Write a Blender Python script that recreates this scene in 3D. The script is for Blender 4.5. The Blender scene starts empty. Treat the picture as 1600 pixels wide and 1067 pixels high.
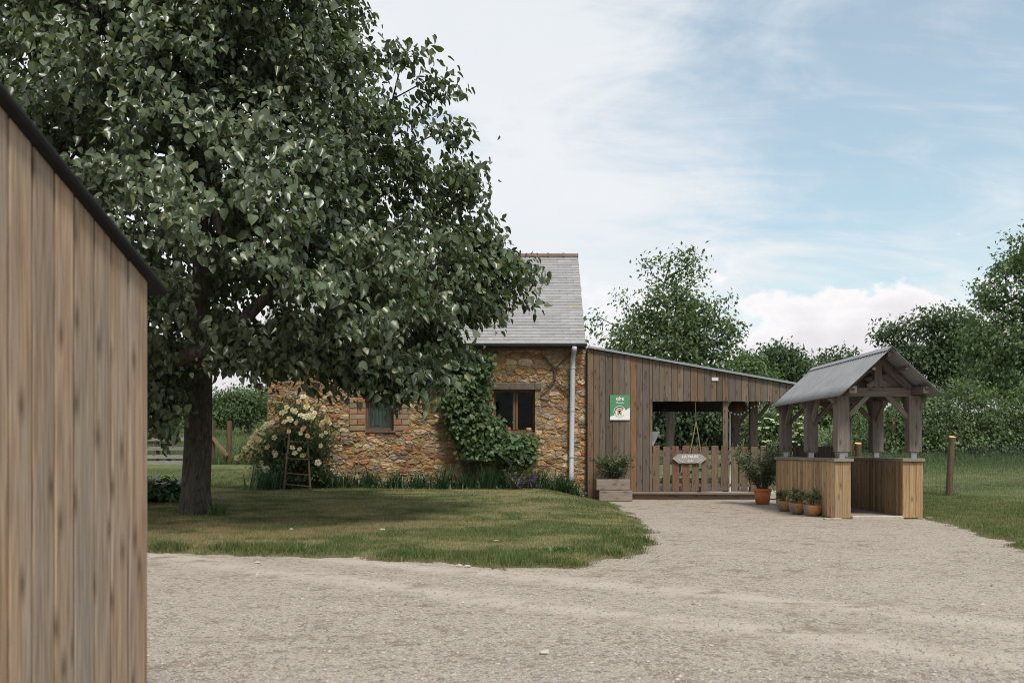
import bpy, bmesh, math, random
import numpy as np
from mathutils import Vector, Matrix

random.seed(7)
rng = np.random.default_rng(7)
C = bpy.context.scene.collection
sc = bpy.context.scene
R = math.radians
UP = Vector((0, 0, 1))

# ------------------------------------------------------------------ camera
EYE = 1.28
FPX = 35.0 / 36.0 * 1600.0
HOR = 703.0
cam_d = bpy.data.cameras.new('camera')
cam_d.lens = 35.0
cam_d.sensor_width = 36.0
cam_d.shift_y = (HOR - 533.5) / 1600.0
cam_d.clip_start = 0.05
cam_d.clip_end = 3000.0
cam_d.dof.use_dof = True
cam_d.dof.focus_distance = 20.0
cam_d.dof.aperture_fstop = 3.2
cam = bpy.data.objects.new('camera', cam_d)
cam.location = (0, 0, EYE)
cam.rotation_euler = (R(90), 0, 0)
C.objects.link(cam)
sc.camera = cam

# ------------------------------------------------------------------ light
SUN_DIR = Vector((0.20, -0.47, 0.86)).normalized()      # towards the sun
sun_el = math.asin(SUN_DIR.z)
sun_rot = math.atan2(SUN_DIR.x, SUN_DIR.y)
SUN_STRENGTH = 1.5
sl = bpy.data.lights.new('sun', 'SUN')
sl.energy = SUN_STRENGTH
sl.angle = R(11)
sl.color = (1.0, 0.94, 0.86)
so = bpy.data.objects.new('sun', sl)
so.rotation_euler = SUN_DIR.to_track_quat('Z', 'Y').to_euler()
so.location = (-20, 0, 40)
C.objects.link(so)

sc.view_settings.view_transform = 'Standard'
sc.view_settings.look = 'None'
sc.view_settings.gamma = 1.0
sc.view_settings.exposure = 1.28
sc.view_settings.use_curve_mapping = False
sc.render.engine = 'CYCLES'
sc.cycles.use_denoising = True
sc.cycles.denoising_prefilter = 'ACCURATE'
sc.cycles.filter_width = 1.05
sc.cycles.sample_clamp_indirect = 3.0
sc.cycles.max_bounces = 6
sc.cycles.transparent_max_bounces = 8
sc.cycles.diffuse_bounces = 3
sc.cycles.glossy_bounces = 2


class NT:
    """small node-tree helper"""
    def __init__(self, nt):
        self.nt = nt
        nt.nodes.clear()

    def n(self, t, ins=None, **kw):
        nd = self.nt.nodes.new(t)
        for k, v in kw.items():
            setattr(nd, k, v)
        for k, v in (ins or {}).items():
            s = nd.inputs[k]
            if isinstance(v, bpy.types.NodeSocket):
                self.nt.links.new(v, s)
            else:
                s.default_value = v
        return nd

    def math(self, op, a, b=0.0, c=None, clamp=False):
        d = {0: a, 1: b}
        if c is not None:
            d[2] = c
        return self.n('ShaderNodeMath', d, operation=op, use_clamp=clamp).outputs[0]

    def ramp(self, fac, stops, interp='LINEAR'):
        nd = self.n('ShaderNodeValToRGB', {0: fac})
        cr = nd.color_ramp
        cr.interpolation = interp
        while len(cr.elements) < len(stops):
            cr.elements.new(0.5)
        for e, (p, c) in zip(cr.elements, stops):
            e.position = p
            e.color = (c, c, c, 1) if isinstance(c, (int, float)) else (*c, 1)
        return nd.outputs[0]

    def mix(self, fac, a, b, mode='MIX'):
        nd = self.n('ShaderNodeMix', data_type='RGBA', blend_type=mode)
        for i, v in ((0, fac), (6, a), (7, b)):
            if isinstance(v, bpy.types.NodeSocket):
                self.nt.links.new(v, nd.inputs[i])
            elif i == 0:
                nd.inputs[0].default_value = v
            else:
                nd.inputs[i].default_value = (*v, 1) if len(v) == 3 else v
        return nd.outputs[2]

    def noise(self, vec, scale, detail=4, rough=0.55, dist=0.0):
        return self.n('ShaderNodeTexNoise', {'Vector': vec, 'Scale': scale, 'Detail': detail, 'Roughness': rough, 'Distortion': dist}).outputs[0]

    def mapping(self, vec, scale=(1, 1, 1), loc=(0, 0, 0), rot=(0, 0, 0)):
        return self.n('ShaderNodeMapping', {'Vector': vec, 'Scale': scale, 'Location': loc, 'Rotation': rot}).outputs[0]


# world: Nishita sky under thin high cloud and a low bank of cumulus
world = bpy.data.worlds.new('World')
sc.world = world
world.use_nodes = True
W_ = NT(world.node_tree)
sky = W_.n('ShaderNodeTexSky', sky_type='NISHITA', sun_disc=False, sun_elevation=sun_el, sun_rotation=sun_rot,
           air_density=1.0, dust_density=1.6, ozone_density=1.2, altitude=60)
SKY_STRENGTH = 0.070
bg_sky = W_.n('ShaderNodeBackground', {0: W_.mix(1.0, sky.outputs[0], (1.02, 1.13, 0.97, 1), 'MULTIPLY'), 1: SKY_STRENGTH})
tc = W_.n('ShaderNodeTexCoord').outputs['Generated']
sep = W_.n('ShaderNodeSeparateXYZ', {0: tc})
zz = W_.math('MAXIMUM', sep.outputs[2], 0.0)
den = W_.math('ADD', zz, 0.42)
px = W_.math('DIVIDE', sep.outputs[0], den)
py = W_.math('DIVIDE', sep.outputs[1], den)
pv = W_.n('ShaderNodeCombineXYZ', {0: px, 1: py, 2: 0.0}).outputs[0]
# streaks that fan out towards the right
pst = W_.mapping(pv, scale=(0.8, 1.25, 1.0), rot=(0, 0, R(38)), loc=(3.1, 0.4, 0))
n1 = W_.noise(pst, 3.6, 10, 0.60, 0.9)
n2 = W_.noise(W_.mapping(pv, loc=(7.3, 2.1, 0)), 1.7, 6, 0.5, 0.3)
az = W_.math('DIVIDE', sep.outputs[0], W_.math('MAXIMUM', W_.math('ABSOLUTE', sep.outputs[1]), 0.12))
azd = W_.math('ADD', az, W_.math('MULTIPLY', W_.math('SUBTRACT', n2, 0.5), 0.55))
left = W_.n('ShaderNodeMapRange', {0: azd, 1: 0.42, 2: -0.12, 3: 0.0, 4: 0.26}, interpolation_type='SMOOTHSTEP').outputs[0]
n4 = W_.noise(W_.mapping(pv, scale=(0.55, 1.9, 1.0), rot=(0, 0, R(52)), loc=(5, 2, 0)), 9.0, 9, 0.62, 1.2)
low = W_.n('ShaderNodeMapRange', {0: zz, 1: 0.26, 2: 0.10, 3: 0.0, 4: 0.22}, interpolation_type='SMOOTHSTEP').outputs[0]
cov = W_.math('ADD', W_.math('ADD', W_.math('ADD', W_.math('MULTIPLY', n1, 0.52), W_.math('MULTIPLY', n4, 0.22)), W_.math('MULTIPLY', n2, 0.38)), W_.math('ADD', left, W_.math('MULTIPLY', low, 0.4)))
thin = W_.n('ShaderNodeMapRange', {0: cov, 1: 0.50, 2: 0.80, 3: 0.26, 4: 0.97}, interpolation_type='SMOOTHSTEP').outputs[0]
# cumulus bank low over the horizon
pc = W_.n('ShaderNodeCombineXYZ', {0: W_.math('MULTIPLY', az, 5.0), 1: W_.math('MULTIPLY', zz, 9.0), 2: 0.0}).outputs[0]
n3 = W_.noise(W_.mapping(pc, loc=(2.2, 5.5, 0)), 1.3, 8, 0.55, 0.1)
cu = W_.math('ADD', W_.math('MULTIPLY_ADD', n3, 1.25, -0.13), W_.math('MULTIPLY', W_.math('SUBTRACT', 0.165, zz), 3.6))
cum = W_.n('ShaderNodeMapRange', {0: cu, 1: 0.50, 2: 0.60, 3: 0.0, 4: 1.0}, interpolation_type='SMOOTHSTEP').outputs[0]
cumtop = W_.n('ShaderNodeMapRange', {0: cu, 1: 0.52, 2: 0.80, 3: 1.0, 4: 0.0}, interpolation_type='SMOOTHSTEP').outputs[0]
mask = W_.math('MAXIMUM', thin, cum)
cloud_thin = W_.mix(W_.noise(W_.mapping(pv, loc=(1, 9, 0)), 4.0, 7), (0.325, 0.350, 0.365), (0.385, 0.380, 0.390))
cloud_cu = W_.mix(cumtop, (0.335, 0.326, 0.340), (0.42, 0.412, 0.414))
cloud_c = W_.mix(cum, cloud_thin, cloud_cu)
bg_cl = W_.n('ShaderNodeBackground', {0: cloud_c, 1: 1.0})
mx = W_.n('ShaderNodeMixShader', {0: mask, 1: bg_sky.outputs[0], 2: bg_cl.outputs[0]})
W_.n('ShaderNodeOutputWorld', {0: mx.outputs[0]})

# ------------------------------------------------------------------ helpers
MW = {}


def at(px, py, Y):
    return Vector(((px - 800.0) / FPX * Y, Y, EYE + (HOR - py) / FPX * Y))


def atx(px, Y):
    return (px - 800.0) / FPX * Y


def atz(py, Y):
    return EYE + (HOR - py) / FPX * Y


def place(o, parent=None, M=None):
    C.objects.link(o)
    M = M if M is not None else Matrix.Identity(4)
    if parent is not None:
        o.parent = parent
        o.matrix_parent_inverse = MW[parent.name].inverted()
    o.matrix_basis = M
    MW[o.name] = M.copy()
    return o


def tag(o, label=None, cat=None, group=None, kind=None):
    if label:
        o['label'] = label
    if cat:
        o['category'] = cat
    if group:
        o['group'] = group
    if kind:
        o['kind'] = kind
    return o


def thing(name, label, cat, loc, group=None):
    o = bpy.data.objects.new(name, None)
    o.empty_display_size = 0.2
    place(o, None, Matrix.Translation(Vector(loc)))
    return tag(o, label, cat, group)


class MB:
    """collects shapes and links them as ONE mesh object"""
    def __init__(self):
        self.v, self.f, self.c = [], [], []
        self.col = (1, 1, 1)

    def add(self, vs, fs):
        b = len(self.v)
        self.v += [tuple(p) for p in vs]
        self.f += [tuple(i + b for i in q) for q in fs]
        self.c += [self.col] * len(vs)
        return self

    def hexa(self, p):
        return self.add(p, [(0, 3, 2, 1), (4, 5, 6, 7), (0, 1, 5, 4), (1, 2, 6, 5), (2, 3, 7, 6), (3, 0, 4, 7)])

    def box(self, x0, x1, y0, y1, z0, z1):
        return self.hexa([(x0, y0, z0), (x1, y0, z0), (x1, y1, z0), (x0, y1, z0), (x0, y0, z1), (x1, y0, z1), (x1, y1, z1), (x0, y1, z1)])

    def bar(self, p0, p1, w, d, hint=(1, 0, 0)):
        M = axes(p0, p1, hint)
        L = (Vector(p1) - Vector(p0)).length
        pts = [M @ Vector((sx * w / 2, sy * d / 2, z)) for z in (0, L) for sx, sy in ((-1, -1), (1, -1), (1, 1), (-1, 1))]
        return self.hexa(pts)

    def tube(self, pts, rs, n=6, cap=True):
        pts = [Vector(p) for p in pts]
        if isinstance(rs, (int, float)):
            rs = [rs] * len(pts)
        base = len(self.v)
        x = None
        for i, p in enumerate(pts):
            t = (pts[min(i + 1, len(pts) - 1)] - pts[max(i - 1, 0)])
            t = t.normalized() if t.length > 1e-9 else UP
            if x is None:
                x = t.orthogonal().normalized()
            else:
                x = (x - t * x.dot(t))
                x = x.normalized() if x.length > 1e-6 else t.orthogonal().normalized()
            y = t.cross(x)
            for k in range(n):
                a = 2 * math.pi * k / n
                self.v.append(tuple(p + (x * math.cos(a) + y * math.sin(a)) * rs[i]))
                self.c.append(self.col)
        for i in range(len(pts) - 1):
            for k in range(n):
                a, b = base + i * n + k, base + i * n + (k + 1) % n
                self.f.append((a, b, b + n, a + n))
        if cap:
            self.f.append(tuple(base + k for k in reversed(range(n))))
            self.f.append(tuple(base + (len(pts) - 1) * n + k for k in range(n)))
        return self

    def lathe(self, c, prof, n=24, close=False):
        base = len(self.v)
        for r, z in prof:
            for k in range(n):
                a = 2 * math.pi * k / n
                self.v.append((c[0] + r * math.cos(a), c[1] + r * math.sin(a), c[2] + z))
                self.c.append(self.col)
        for i in range(len(prof) - 1):
            for k in range(n):
                a, b = base + i * n + k, base + i * n + (k + 1) % n
                self.f.append((a, b, b + n, a + n))
        if close:
            self.f.append(tuple(base + k for k in reversed(range(n))))
            self.f.append(tuple(base + (len(prof) - 1) * n + k for k in range(n)))
        return self

    def slab_xz(self, poly, y0, y1):
        """polygon in x,z extruded between y0 (front) and y1"""
        n = len(poly)
        vs = [(x, y0, z) for x, z in poly] + [(x, y1, z) for x, z in poly]
        fs = [tuple(range(n)), tuple(reversed(range(n, 2 * n)))]
        fs += [(i, i + n, (i + 1) % n + n, (i + 1) % n) for i in range(n)]
        return self.add(vs, fs)

    def build(self, name, mat, parent=None, bevel=0.0, smooth=False, color=None, origin=None, kind=None, label=None):
        V = np.array(self.v, float)
        o0 = Vector(origin) if origin is not None else Vector((V.min(0) + V.max(0)) / 2)
        me = bpy.data.meshes.new(name)
        me.from_pydata([tuple(p) for p in (V - np.array(o0))], [], self.f)
        ca = me.color_attributes.new('Col', 'FLOAT_COLOR', 'POINT')
        ca.data.foreach_set('color', np.column_stack([np.array(self.c, float), np.ones(len(V))]).astype(np.float32).ravel())
        bm = bmesh.new()
        bm.from_mesh(me)
        bmesh.ops.recalc_face_normals(bm, faces=bm.faces)
        if bevel > 0:
            bmesh.ops.bevel(bm, geom=list(bm.edges), offset=bevel, segments=1, affect='EDGES', clamp_overlap=True)
        bm.to_mesh(me)
        bm.free()
        if smooth:
            me.polygons.foreach_set('use_smooth', [True] * len(me.polygons))
        me.materials.append(mat)
        o = bpy.data.objects.new(name, me)
        if color is not None:
            o.color = (*color, 1)
        place(o, parent, Matrix.Translation(o0))
        return tag(o, label, kind=kind)


def axes(p0, p1, hint=(1, 0, 0)):
    p0, p1 = Vector(p0), Vector(p1)
    z = (p1 - p0).normalized()
    x = Vector(hint)
    x = x - z * x.dot(z)
    if x.length < 1e-4:
        x = z.orthogonal()
    x.normalize()
    y = z.cross(x)
    M = Matrix((x, y, z)).transposed().to_4x4()
    M.translation = p0
    return M


BEAMS = {}


def beam(name, p0, p1, w, d, mat, parent, hint=(1, 0, 0), color=None, bevel=0.006, label=None):
    """timber: long axis on local Z"""
    p0, p1 = Vector(p0), Vector(p1)
    L = (p1 - p0).length
    key = (round(w, 3), round(d, 3), round(L, 3), round(bevel, 4))
    me = BEAMS.get(key)
    if me is None:
        bm = bmesh.new()
        pts = [Vector((sx * w / 2, sy * d / 2, z)) for z in (-L / 2, L / 2) for sx, sy in ((-1, -1), (1, -1), (1, 1), (-1, 1))]
        vs = [bm.verts.new(p) for p in pts]
        for q in [(0, 3, 2, 1), (4, 5, 6, 7), (0, 1, 5, 4), (1, 2, 6, 5), (2, 3, 7, 6), (3, 0, 4, 7)]:
            bm.faces.new([vs[i] for i in q])
        if bevel > 0:
            bmesh.ops.bevel(bm, geom=list(bm.edges), offset=min(bevel, w * .3, d * .3), segments=1, affect='EDGES')
        me = bpy.data.meshes.new(name)
        bm.to_mesh(me)
        bm.free()
        BEAMS[key] = me
    if not me.materials or me.materials[0] != mat:
        if me.materials:
            me = me.copy()
            me.materials.clear()
        me.materials.append(mat)
    o = bpy.data.objects.new(name, me)
    if color is not None:
        o.color = (*color, 1)
    M = axes(p0, p1, hint)
    M.translation = (p0 + p1) / 2
    place(o, parent, M)
    if label:
        o['label'] = label
    return o


def npmesh(name, V, F, mat, parent=None, col=None, smooth=False, origin=(0, 0, 0), kind=None):
    """V n x 3, F m x 3 (or list of arrays of 3 / 4 columns)"""
    V = np.asarray(V, np.float32) - np.asarray(origin, np.float32)
    Fs = F if isinstance(F, list) else [F]
    me = bpy.data.meshes.new(name)
    me.vertices.add(len(V))
    me.vertices.foreach_set('co', V.ravel())
    loops = np.concatenate([f.ravel() for f in Fs]).astype(np.int32)
    sizes = np.concatenate([np.full(len(f), f.shape[1], np.int32) for f in Fs])
    starts = np.concatenate([[0], np.cumsum(sizes)[:-1]]).astype(np.int32)
    me.loops.add(len(loops))
    me.loops.foreach_set('vertex_index', loops)
    me.polygons.add(len(sizes))
    me.polygons.foreach_set('loop_start', starts)
    if smooth:
        me.polygons.foreach_set('use_smooth', np.ones(len(sizes), bool))
    if col is not None:
        ca = me.color_attributes.new('Col', 'FLOAT_COLOR', 'POINT')
        ca.data.foreach_set('color', np.column_stack([col, np.ones(len(V))]).astype(np.float32).ravel())
    me.update(calc_edges=True)
    me.validate()
    me.materials.append(mat)
    o = bpy.data.objects.new(name, me)
    place(o, parent, Matrix.Translation(Vector(origin)))
    return tag(o, kind=kind)


def hash2(ix, iy, seed):
    h = (ix.astype(np.int64) * 374761393 + iy.astype(np.int64) * 668265263 + seed * 1442695041) & 0x7fffffff
    h = ((h ^ (h >> 13)) * 1274126177) & 0x7fffffff
    return ((h ^ (h >> 16)) & 0xffff) / 65535.0


def vnoise(x, y, seed=0):
    x, y = np.asarray(x, float), np.asarray(y, float)
    ix, iy = np.floor(x), np.floor(y)
    fx, fy = x - ix, y - iy
    fx, fy = fx * fx * (3 - 2 * fx), fy * fy * (3 - 2 * fy)
    a, b = hash2(ix, iy, seed), hash2(ix + 1, iy, seed)
    c, d = hash2(ix, iy + 1, seed), hash2(ix + 1, iy + 1, seed)
    return (a * (1 - fx) + b * fx) * (1 - fy) + (c * (1 - fx) + d * fx) * fy


def fbm(x, y, seed=0, o=4):
    s, a, t = 0.0, 0.5, 0.0
    for k in range(o):
        s = s + a * vnoise(np.asarray(x) * 2 ** k, np.asarray(y) * 2 ** k, seed + k * 17)
        t += a
        a *= 0.55
    return s / t


def sstep(a, b, t):
    t = np.clip((np.asarray(t, float) - a) / (b - a), 0, 1)
    return t * t * (3 - 2 * t)


# ------------------------------------------------------------------ materials
def newmat(name):
    m = bpy.data.materials.new(name)
    m.use_nodes = True
    return m, NT(m.node_tree)


def finish(t, color, rough=0.7, bump=None, bstr=0.3, bdist=0.01, spec=0.3, metal=0.0, extra=None):
    ins = {'Base Color': color, 'Roughness': rough, 'Specular IOR Level': spec, 'Metallic': metal}
    if bump is not None:
        ins['Normal'] = t.n('ShaderNodeBump', {'Strength': bstr, 'Distance': bdist, 'Height': bump}).outputs[0]
    ins.update(extra or {})
    p = t.n('ShaderNodeBsdfPrincipled', ins)
    t.n('ShaderNodeOutputMaterial', {0: p.outputs[0]})
    return p


def plain(name, col, rough=0.6, var=0.12, scale=12, spec=0.3, metal=0.0, bstr=0.15):
    m, t = newmat(name)
    oc = t.n('ShaderNodeTexCoord').outputs['Object']
    oi = t.n('ShaderNodeObjectInfo')
    nz = t.noise(oc, scale, 6, 0.6)
    c = t.mix(t.ramp(nz, [(0.3, 0.0), (0.7, 1.0)]), tuple(x * (1 - var) for x in col), tuple(min(1, x * (1 + var)) for x in col))
    c = t.mix(1.0, c, oi.outputs['Color'], 'MULTIPLY')
    finish(t, c, rough, nz, bstr, 0.004, spec, metal)
    return m


def wood(name, dark, light, grey, greyfac=0.5, knots=True, zs=1.0, rough=0.78):
    """sawn timber: grain along local Z, tinted by the object colour"""
    m, t = newmat(name)
    oc = t.n('ShaderNodeTexCoord').outputs['Object']
    oi = t.n('ShaderNodeObjectInfo')
    off = t.n('ShaderNodeCombineXYZ', {0: t.math('MULTIPLY', oi.outputs['Random'], 91.0), 1: t.math('MULTIPLY', oi.outputs['Random'], 57.0), 2: t.math('MULTIPLY', oi.outputs['Random'], 133.0)}).outputs[0]
    v = t.n('ShaderNodeVectorMath', {0: oc, 1: off}, operation='ADD').outputs[0]
    # knots bend the grain
    sv = t.n('ShaderNodeSeparateXYZ', {0: v})
    vk = t.n('ShaderNodeCombineXYZ', {0: t.math('MULTIPLY', t.math('ADD', sv.outputs[0], sv.outputs[1]), 7.5), 1: t.math('MULTIPLY', sv.outputs[2], 2.6), 2: 0.0}).outputs[0]
    vor = t.n('ShaderNodeTexVoronoi', {'Vector': vk, 'Scale': 1.0, 'Randomness': 1.0}, voronoi_dimensions='2D')
    kd = vor.outputs['Distance']
    kn = t.ramp(kd, [(0.055, 1.0), (0.10, 0.62), (0.24, 0.0)])
    sel = t.math('GREATER_THAN', t.n('ShaderNodeSeparateColor', {0: vor.outputs['Color']}).outputs[0], 0.42)
    kn = t.math('MULTIPLY', kn, sel)
    g1 = t.noise(t.mapping(v, scale=(30, 30, 0.9 * zs)), 1.0, 5, 0.6, 0.4)
    g2 = t.noise(t.mapping(v, scale=(150, 150, 3.0 * zs)), 1.0, 3, 0.6)
    bl = t.noise(t.mapping(v, scale=(5, 5, 0.8 * zs)), 1.0, 5, 0.6)
    c = t.mix(t.ramp(g1, [(0.30, 0.0), (0.72, 1.0)]), dark, light)
    c = t.mix(t.math('MULTIPLY', t.ramp(bl, [(0.32, 0.0), (0.66, 1.0)]), greyfac), c, grey)
    c = t.mix(t.math('MULTIPLY', t.ramp(g2, [(0.35, 1.0), (0.60, 0.0)]), 0.60), c, tuple(x * 0.45 for x in dark))
    if knots:
        c = t.mix(t.math('MULTIPLY', kn, 0.75), c, tuple(x * 0.4 for x in dark))
    c = t.mix(1.0, c, oi.outputs['Color'], 'MULTIPLY')
    h = t.math('ADD', t.math('MULTIPLY', g1, 0.6), t.math('MULTIPLY', g2, 0.6))
    finish(t, c, rough, h, 0.45, 0.004, 0.25)
    return m


def leafmat(name, col, trans=0.35, rough=0.45, spec=0.4, sheen=0.0):
    """leaf: colour attribute times base; light passes through"""
    m, t = newmat(name)
    at_ = t.n('ShaderNodeAttribute', attribute_name='Col').outputs['Color']
    oi = t.n('ShaderNodeObjectInfo')
    c = t.mix(1.0, t.mix(1.0, at_, (*col, 1), 'MULTIPLY'), oi.outputs['Color'], 'MULTIPLY')
    p = t.n('ShaderNodeBsdfPrincipled', {'Base Color': c, 'Roughness': rough, 'Specular IOR Level': spec})
    tr = t.n('ShaderNodeBsdfTranslucent', {'Color': t.mix(1.0, c, (1.25, 1.35, 0.75, 1), 'MULTIPLY')})
    mxs = t.n('ShaderNodeMixShader', {0: trans, 1: p.outputs[0], 2: tr.outputs[0]})
    t.n('ShaderNodeOutputMaterial', {0: mxs.outputs[0]})
    return m


def attrmat(name, rough=0.8, nscale=9.0, var=0.25, bstr=0.5, bdist=0.02, spec=0.25, fine=60.0):
    m, t = newmat(name)
    at_ = t.n('ShaderNodeAttribute', attribute_name='Col').outputs['Color']
    oi = t.n('ShaderNodeObjectInfo')
    geo = t.n('ShaderNodeNewGeometry').outputs['Position']
    nz = t.noise(geo, nscale, 7, 0.62)
    nf = t.noise(geo, fine, 4, 0.6)
    k = t.math('ADD', t.math('MULTIPLY', nz, 0.7), t.math('MULTIPLY', nf, 0.45))
    kk = t.n('ShaderNodeMapRange', {0: k, 1: 0.3, 2: 0.85, 3: 1 - var, 4: 1 + var}).outputs[0]
    c = t.mix(1.0, at_, t.n('ShaderNodeCombineColor', {0: kk, 1: kk, 2: kk}).outputs[0], 'MULTIPLY')
    c = t.mix(1.0, c, oi.outputs['Color'], 'MULTIPLY')
    finish(t, c, rough, k, bstr, bdist, spec)
    return m


M_shed = wood('shed_wood', (0.225, 0.140, 0.080), (0.56, 0.405, 0.275), (0.315, 0.268, 0.222), 0.95, zs=1.1)
M_grey = wood('weathered_wood', (0.105, 0.073, 0.052), (0.225, 0.175, 0.135), (0.175, 0.155, 0.135), 0.8)
M_gate = wood('gate_wood', (0.12, 0.085, 0.062), (0.20, 0.15, 0.115), (0.18, 0.145, 0.12), 0.6)
M_post = wood('post_wood', (0.13, 0.104, 0.086), (0.26, 0.224, 0.198), (0.23, 0.212, 0.2), 0.8)
M_pine = wood('new_pine', (0.35, 0.22, 0.108), (0.66, 0.475, 0.285), (0.40, 0.325, 0.235), 0.75)
M_cap = wood('grey_cap_wood', (0.19, 0.155, 0.125), (0.33, 0.29, 0.25), (0.30, 0.27, 0.24), 0.7)
M_box = wood('planter_wood', (0.20, 0.155, 0.12), (0.36, 0.30, 0.25), (0.30, 0.26, 0.225), 0.7)
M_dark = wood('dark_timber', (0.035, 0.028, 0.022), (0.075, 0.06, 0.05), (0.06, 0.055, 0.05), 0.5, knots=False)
M_frame = wood('window_frame_wood', (0.12, 0.062, 0.03), (0.24, 0.135, 0.07), (0.17, 0.11, 0.07), 0.4, knots=False)
M_lintel = wood('lintel_wood', (0.085, 0.066, 0.052), (0.19, 0.158, 0.13), (0.16, 0.14, 0.12), 0.7)
M_fence = wood('fence_wood', (0.18, 0.16, 0.14), (0.36, 0.34, 0.32), (0.30, 0.29, 0.27), 0.8)
M_stick = wood('stick_wood', (0.13, 0.085, 0.055), (0.27, 0.19, 0.13), (0.2, 0.16, 0.13), 0.5, knots=False)
M_cut = plain('cut_wood', (0.62, 0.36, 0.14), 0.7)
M_felt = plain('roof_felt', (0.016, 0.016, 0.016), 0.85, 0.3, 40)
M_slate = plain('slate', (0.255, 0.25, 0.25), 0.5, 0.16, 9, 0.45)
M_ridge = plain('ridge_clay', (0.165, 0.118, 0.10), 0.75, 0.2, 8)
M_zinc = plain('zinc', (0.10, 0.11, 0.115), 0.4, 0.15, 6, 0.5, 0.6)
M_pvc = plain('downpipe_grey', (0.42, 0.43, 0.45), 0.42, 0.05, 4, 0.45)
M_tin = plain('corrugated_steel', (0.25, 0.255, 0.27), 0.55, 0.14, 3, 0.4, 0.25)
M_steel = plain('galvanised', (0.42, 0.44, 0.45), 0.4, 0.12, 8, 0.5, 0.7)
M_iron = plain('rusty_iron', (0.06, 0.045, 0.038), 0.8, 0.3, 20)
M_wire = plain('fence_wire', (0.16, 0.165, 0.16), 0.5, 0.1, 4, 0.4, 0.5)
M_terra = plain('terracotta', (0.50, 0.165, 0.065), 0.7, 0.12, 14)
M_clay = plain('clay_pot', (0.42, 0.215, 0.10), 0.8, 0.25, 20)
M_greyband = plain('painted_grey_band', (0.18, 0.19, 0.18), 0.7, 0.35, 25)
M_soil = plain('soil', (0.04, 0.028, 0.02), 0.95, 0.3, 40)
M_white = plain('white_paint', (0.80, 0.79, 0.78), 0.6, 0.03)
M_cream = plain('cream_cloth', (0.62, 0.58, 0.55), 0.85, 0.05)
M_green = plain('sign_green', (0.085, 0.245, 0.115), 0.4, 0.04, 5, 0.5)
M_deepgreen = plain('sign_deep_green', (0.015, 0.06, 0.045), 0.4, 0.04)
M_red = plain('sign_red', (0.52, 0.06, 0.045), 0.4, 0.04)
M_yellow = plain('sign_yellow', (0.62, 0.50, 0.14), 0.4, 0.04)
M_lime = plain('sign_lime', (0.28, 0.42, 0.08), 0.4, 0.04)
M_black = plain('black_print', (0.015, 0.018, 0.016), 0.5, 0.04)
M_signgrey = plain('sign_grey', (0.42, 0.42, 0.42), 0.5, 0.04)
M_signwood = plain('sign_board_grey', (0.31, 0.30, 0.275), 0.75, 0.12, 14)
M_rope = plain('rope', (0.26, 0.20, 0.13), 0.9, 0.25, 60)
M_wicker = wood('wicker', (0.10, 0.058, 0.03), (0.22, 0.13, 0.075), (0.16, 0.11, 0.08), 0.4, knots=False)
M_conc = plain('concrete', (0.36, 0.335, 0.30), 0.85, 0.15, 12)
M_brick = plain('brick_clay', (0.36, 0.165, 0.085), 0.85, 0.3, 15, bstr=0.4)
M_dressed = plain('dressed_stone', (0.27, 0.20, 0.135), 0.85, 0.25, 10, bstr=0.4)
M_stone = attrmat('rubble_stone', 0.88, 11.0, 0.62, 1.0, 0.05)
M_pebble = attrmat('pebbles', 0.85, 30.0, 0.15, 0.2, 0.005)
M_blade = leafmat('grass_blade', (1, 1, 1), 0.25, 0.6, 0.2)
M_linden = leafmat('linden_leaf', (0.088, 0.114, 0.060), 0.26, 0.34, 0.6)
M_leafmid = leafmat('mid_leaf', (0.098, 0.148, 0.066), 0.40, 0.5, 0.35)
M_leafdark = leafmat('dark_leaf', (0.070, 0.108, 0.054), 0.36, 0.5, 0.35)
M_leafpale = leafmat('pale_leaf', (0.100, 0.158, 0.070), 0.38, 0.5, 0.3)
M_olean = leafmat('oleander_leaf', (0.078, 0.112, 0.056), 0.2, 0.5, 0.35)
M_iris = leafmat('strap_leaf', (0.052, 0.100, 0.046), 0.22, 0.42, 0.4)
M_hosta = leafmat('broad_leaf', (0.042, 0.095, 0.038), 0.22, 0.35, 0.5)
M_petal = leafmat('petal', (1, 1, 1), 0.3, 0.6, 0.2)


def barkmat(name, a, b):
    m, t = newmat(name)
    g = t.n('ShaderNodeNewGeometry').outputs['Position']
    n1 = t.noise(t.mapping(g, scale=(22, 22, 6)), 1.0, 6, 0.65, 0.6)
    n2 = t.noise(g, 5, 4)
    c = t.mix(t.ramp(n1, [(0.35, 0.0), (0.68, 1.0)]), a, b)
    c = t.mix(t.math('MULTIPLY', t.ramp(n2, [(0.52, 0.0), (0.7, 1.0)]), 0.35), c, (0.075, 0.085, 0.06))
    finish(t, c, 0.9, n1, 0.9, 0.03, 0.15)
    return m


M_bark = barkmat('bark', (0.040, 0.033, 0.026), (0.125, 0.106, 0.088))
M_barkl = barkmat('pale_bark', (0.06, 0.05, 0.04), (0.15, 0.13, 0.11))


def mortarmat():
    m, t = newmat('earth_mortar')
    g = t.n('ShaderNodeNewGeometry').outputs['Position']
    n1 = t.noise(g, 6, 7, 0.6)
    n2 = t.noise(g, 45, 4, 0.6)
    c = t.mix(t.ramp(n1, [(0.32, 0.0), (0.7, 1.0)]), (0.24, 0.165, 0.092), (0.42, 0.31, 0.19))
    c = t.mix(t.math('MULTIPLY', t.ramp(n2, [(0.4, 1.0), (0.6, 0.0)]), 0.4), c, (0.10, 0.06, 0.03))
    finish(t, c, 0.95, t.math('ADD', n1, n2), 0.7, 0.02, 0.1)
    return m


M_mortar = mortarmat()


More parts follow.
